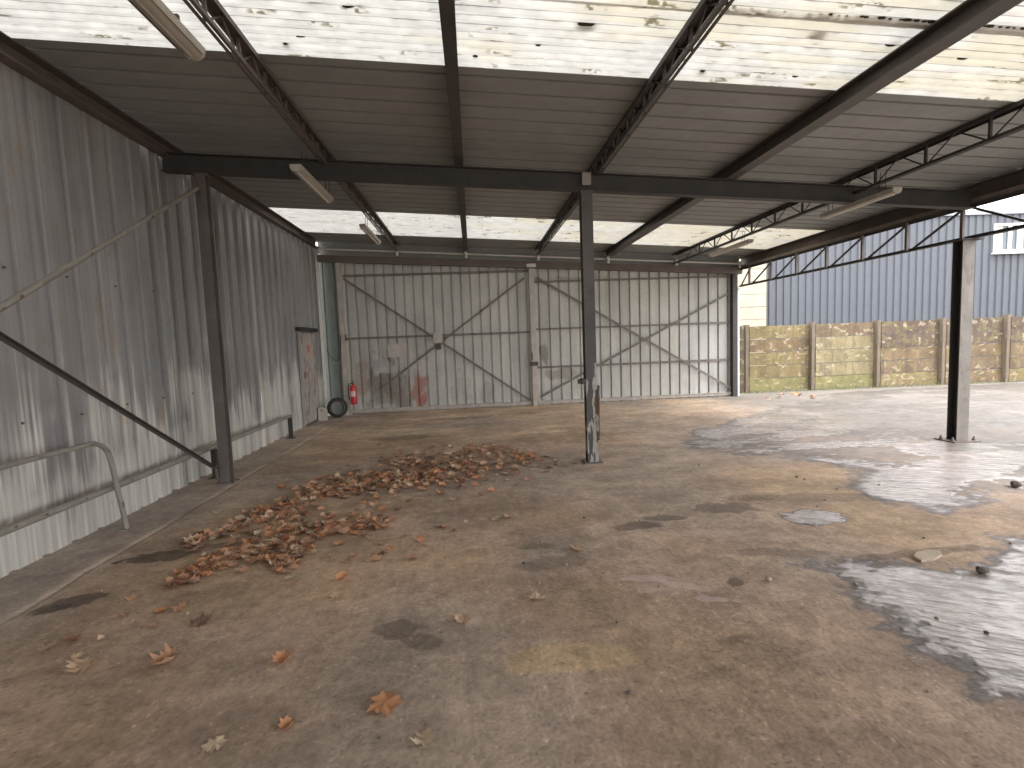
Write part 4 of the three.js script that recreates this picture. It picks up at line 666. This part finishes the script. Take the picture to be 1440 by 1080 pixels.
{ // drift: a band of dead leaves, thick along its spine
  const branches = [ // [weight, width, [x, d] ...]
    [0.75, [0.2, 0.45, 0.65, 0.75], [[-1.95, 5.8], [-1.15, 6.1], [-0.3, 6.6], [0.62, 7.35]]],
    [0.3, [0.06, 0.12, 0.24, 0.26, 0.14], [[-2.12, 3.6], [-2.02, 3.95], [-1.75, 4.15], [-1.42, 4.45], [-0.9, 4.65]]],
    [0.17, [0.1, 0.14, 0.2, 0.2], [[-2.5, 4.36], [-2.25, 4.62], [-1.95, 5.1], [-1.85, 5.75]]],
    [0.08, [0.12, 0.15], [[-1.52, 3.8], [-1.45, 4.2]]],
    [0.14, [0.6, 0.9, 0.9], [[-1.9, 4.3], [-1.3, 5.2], [-0.6, 6.8]]]];
  const place = () => { let q = rnd() * 1.44, k = 0; while (k < 4 && q > branches[k][0]) q -= branches[k++][0]; const [, wd, sp] = branches[k], t = rnd() * (sp.length - 1.001), i = Math.floor(t), f = t - i, w = lerp(wd[i], wd[i + 1], f), o = (rnd() + rnd() + rnd() - 1.5) * w * 1.5; return [lerp(sp[i][0], sp[i + 1][0], f) + o * 0.5 + rr(-0.06, 0.06), lerp(sp[i][1], sp[i + 1][1], f) - o * 0.85 + rr(-0.06, 0.06)]; };
  let c = 0; const pts = []; while (pts.length < 1650 && c++ < 20000) { const [x, d] = place(); const n = fbm(x * 2.6 + 4, d * 2.6, 3); if (n + rnd() * 0.5 < 0.5) continue; pts.push([x, d]); }
  pts.sort((a, b) => a[1] - b[1]);
  const near = pts.slice(0, 250), rest = pts.slice(250);
  for (const [x, d] of near) { const c = pickC([5, 4, 2.5, 3, 1.2, 1.2]), v = Math.floor(rnd() * 6); tag(leaf(x, d, rr(0.06, 0.12), c, v, rnd() * 0.008, 0.25), `${LS[v]} ${LN[c]} leaf lying in the long drift of leaves`, 'leaf', `${LS[v]} ${LN[c]} leaves in the drift`); }
  const im = LM.map((m, ci) => []); for (const [x, d] of rest) im[pickC([4, 4, 3, 3, 2, 1.4])].push([x, d]);
  const hold = new THREE.Group(); hold.name = 'leaf_litter'; hold.userData = { label: 'thick far end of the dead leaf drift towards the centre post', category: 'leaf litter', kind: 'stuff' };
  const dummy = new THREE.Object3D(), G = [];
  im.forEach((list, ci) => list.forEach(([x, d]) => { const s = rr(0.06, 0.125); dummy.position.set(x, groundH(x, d) + rnd() * 0.015 + 0.004, -d); dummy.rotation.set(rr(-0.35, 0.35), rnd() * 6.28, rr(-0.35, 0.35), 'YXZ'); dummy.scale.setScalar(s); dummy.updateMatrix(); const g = LG[Math.floor(rnd() * 6)].clone(); g.applyMatrix4(dummy.matrix); const col = g.attributes.color; for (let i = 0; i < col.count; i++) col.setXYZ(i, col.getX(i) * LC[ci][0], col.getY(i) * LC[ci][1], col.getZ(i) * LC[ci][2]); G.push(g); }));
  const lm = new THREE.Mesh(mergeGeometries(G), new THREE.MeshPhysicalMaterial({ vertexColors: true, roughness: 0.85, transmission: 0.12, thickness: 0, side: THREE.DoubleSide })); lm.name = 'leaf_litter'; lm.castShadow = lm.receiveShadow = true; lm.userData = hold.userData; scene.add(lm);
  // strays beside the drift
  const strays = [[-2.3, 3.45], [-2.2, 3.2], [-2.02, 3.22], [-1.9, 3.28], [-2.35, 2.95], [-2.28, 2.92], [-2.42, 2.93], [-2.15, 2.98], [-1.95, 3.02], [-2.2, 2.82], [-1.35, 3.55], [-1.25, 3.5], [-0.95, 3.25], [-0.8, 4.1], [-0.62, 4.25], [-0.45, 4.05], [-0.72, 4.0], [-0.35, 4.4], [-0.15, 4.5], [-0.25, 4.3], [0.15, 4.5], [0.3, 4.52], [-0.5, 3.75], [-1.65, 3.05], [-0.95, 3.9], [-0.3, 5.1], [0.05, 5.3], [-0.4, 5.4], [-1.9, 5.5], [-2.1, 5.9], [-1.7, 6.3], [-1.6, 6.9], [-1.2, 7.0], [-0.9, 7.6], [-1.4, 7.4], [-0.4, 7.9], [0.8, 6.9], [0.6, 6.5], [-2.3, 5.0], [-2.6, 5.2]];
  for (const [x, d] of strays) { const c = pickC([4, 3, 2, 3, 1, 2]), v = Math.floor(rnd() * 6); tag(leaf(x + rr(-0.04, 0.04), d + rr(-0.04, 0.04), rr(0.06, 0.12), c, v, 0, 0.3), `stray ${LS[v]} ${LN[c]} leaf lying loose beside the leaf drift`, 'leaf', `stray ${LS[v]} ${LN[c]} leaves`); }
  for (let i = 0; i < 16; i++) { const c = pickC([2, 3, 3, 2, 2, 1]); tag(leaf(rr(6.7, 8.2), rr(11.3, 12.5), rr(0.08, 0.15), c, Math.floor(rnd() * 6), 0, 0.3), `${LN[c]} dead leaf lying on the yard by the gate corner and fence`, 'leaf', `${LN[c]} leaves by the fence corner`); }
}
// pebbles and crumbs
{
  const g = new THREE.ExtrudeGeometry(new THREE.Shape([[-0.13, -0.03], [-0.05, -0.055], [0.08, -0.04], [0.14, 0.0], [0.1, 0.04], [-0.02, 0.055], [-0.1, 0.03]].map(p => new THREE.Vector2(...p))), { depth: 0.012, bevelEnabled: true, bevelSize: 0.006, bevelThickness: 0.004, bevelSegments: 2 });
  g.rotateX(-Math.PI / 2); g.rotateY(0.35); g.translate(3.08, groundH(3.08, 3.22) + 0.003, -3.22);
  tag(obj('concrete_flake', g, std({ map: grainTex([0.46, 0.37, 0.29], 0.3), roughness: 0.9 }), scene, 'box', [3.08, 0, -3.22]), 'flat pale concrete flake at the edge of the near puddle', 'flake');
}
{
  M.stone = [[0.3, 0.27, 0.22], [0.4, 0.34, 0.27], [0.12, 0.1, 0.085]].map(c => std({ color: lin(...c), roughness: 0.9 }));
  const PG = [0, 1, 2].map(v => { const g = new THREE.IcosahedronGeometry(1, 1), p = g.attributes.position; for (let i = 0; i < p.count; i++) { const k = 0.75 + 0.5 * vn(p.getX(i) * 2 + v * 9, p.getY(i) * 2 + p.getZ(i) * 2.7); p.setXYZ(i, p.getX(i) * k, p.getY(i) * k * 0.6, p.getZ(i) * k * 0.8); } g.computeVertexNormals(); g.computeBoundingBox(); g.translate(0, -g.boundingBox.min.y, 0); return g; });
  const put = (x, d, s, m, label, group) => { const o = new THREE.Mesh(PG[Math.floor(rnd() * 3)], M.stone[m]); o.name = numbered('pebble'); o.castShadow = o.receiveShadow = true; o.scale.setScalar(s); o.position.set(x, groundH(x, d) - s * 0.1, -d); o.rotation.y = rnd() * 6; tag(o, label, 'stone', group); scene.add(o); };
  put(1.83, 3.05, 0.022, 1, 'small pale stone on the floor near the pale scabs'); put(3.2, 2.95, 0.035, 2, 'dark stone lying in the wet film'); put(5.2, 4.5, 0.05, 2, 'black lump lying at the edge of the wet yard');
  const SN = ['brown', 'pale', 'dark'];
  for (let i = 0; i < 26; i++) { const m = Math.floor(rnd() * 3); put(rr(-2.6, 2.1), rr(1.9, 4.6), rr(0.005, 0.013), m, `tiny ${SN[m]} stone crumb lying on the dusty floor`, `${SN[m]} stone crumbs on the dry floor`); }
  for (let i = 0; i < 22; i++) { const m = Math.floor(rnd() * 3); put(rr(2.3, 4.4), rr(2.3, 6), rr(0.006, 0.016), m, `small ${SN[m]} stone lying on the damp floor`, `${SN[m]} stones on the damp floor`); }
}
console.log('done');
renderer.render(scene, camera);
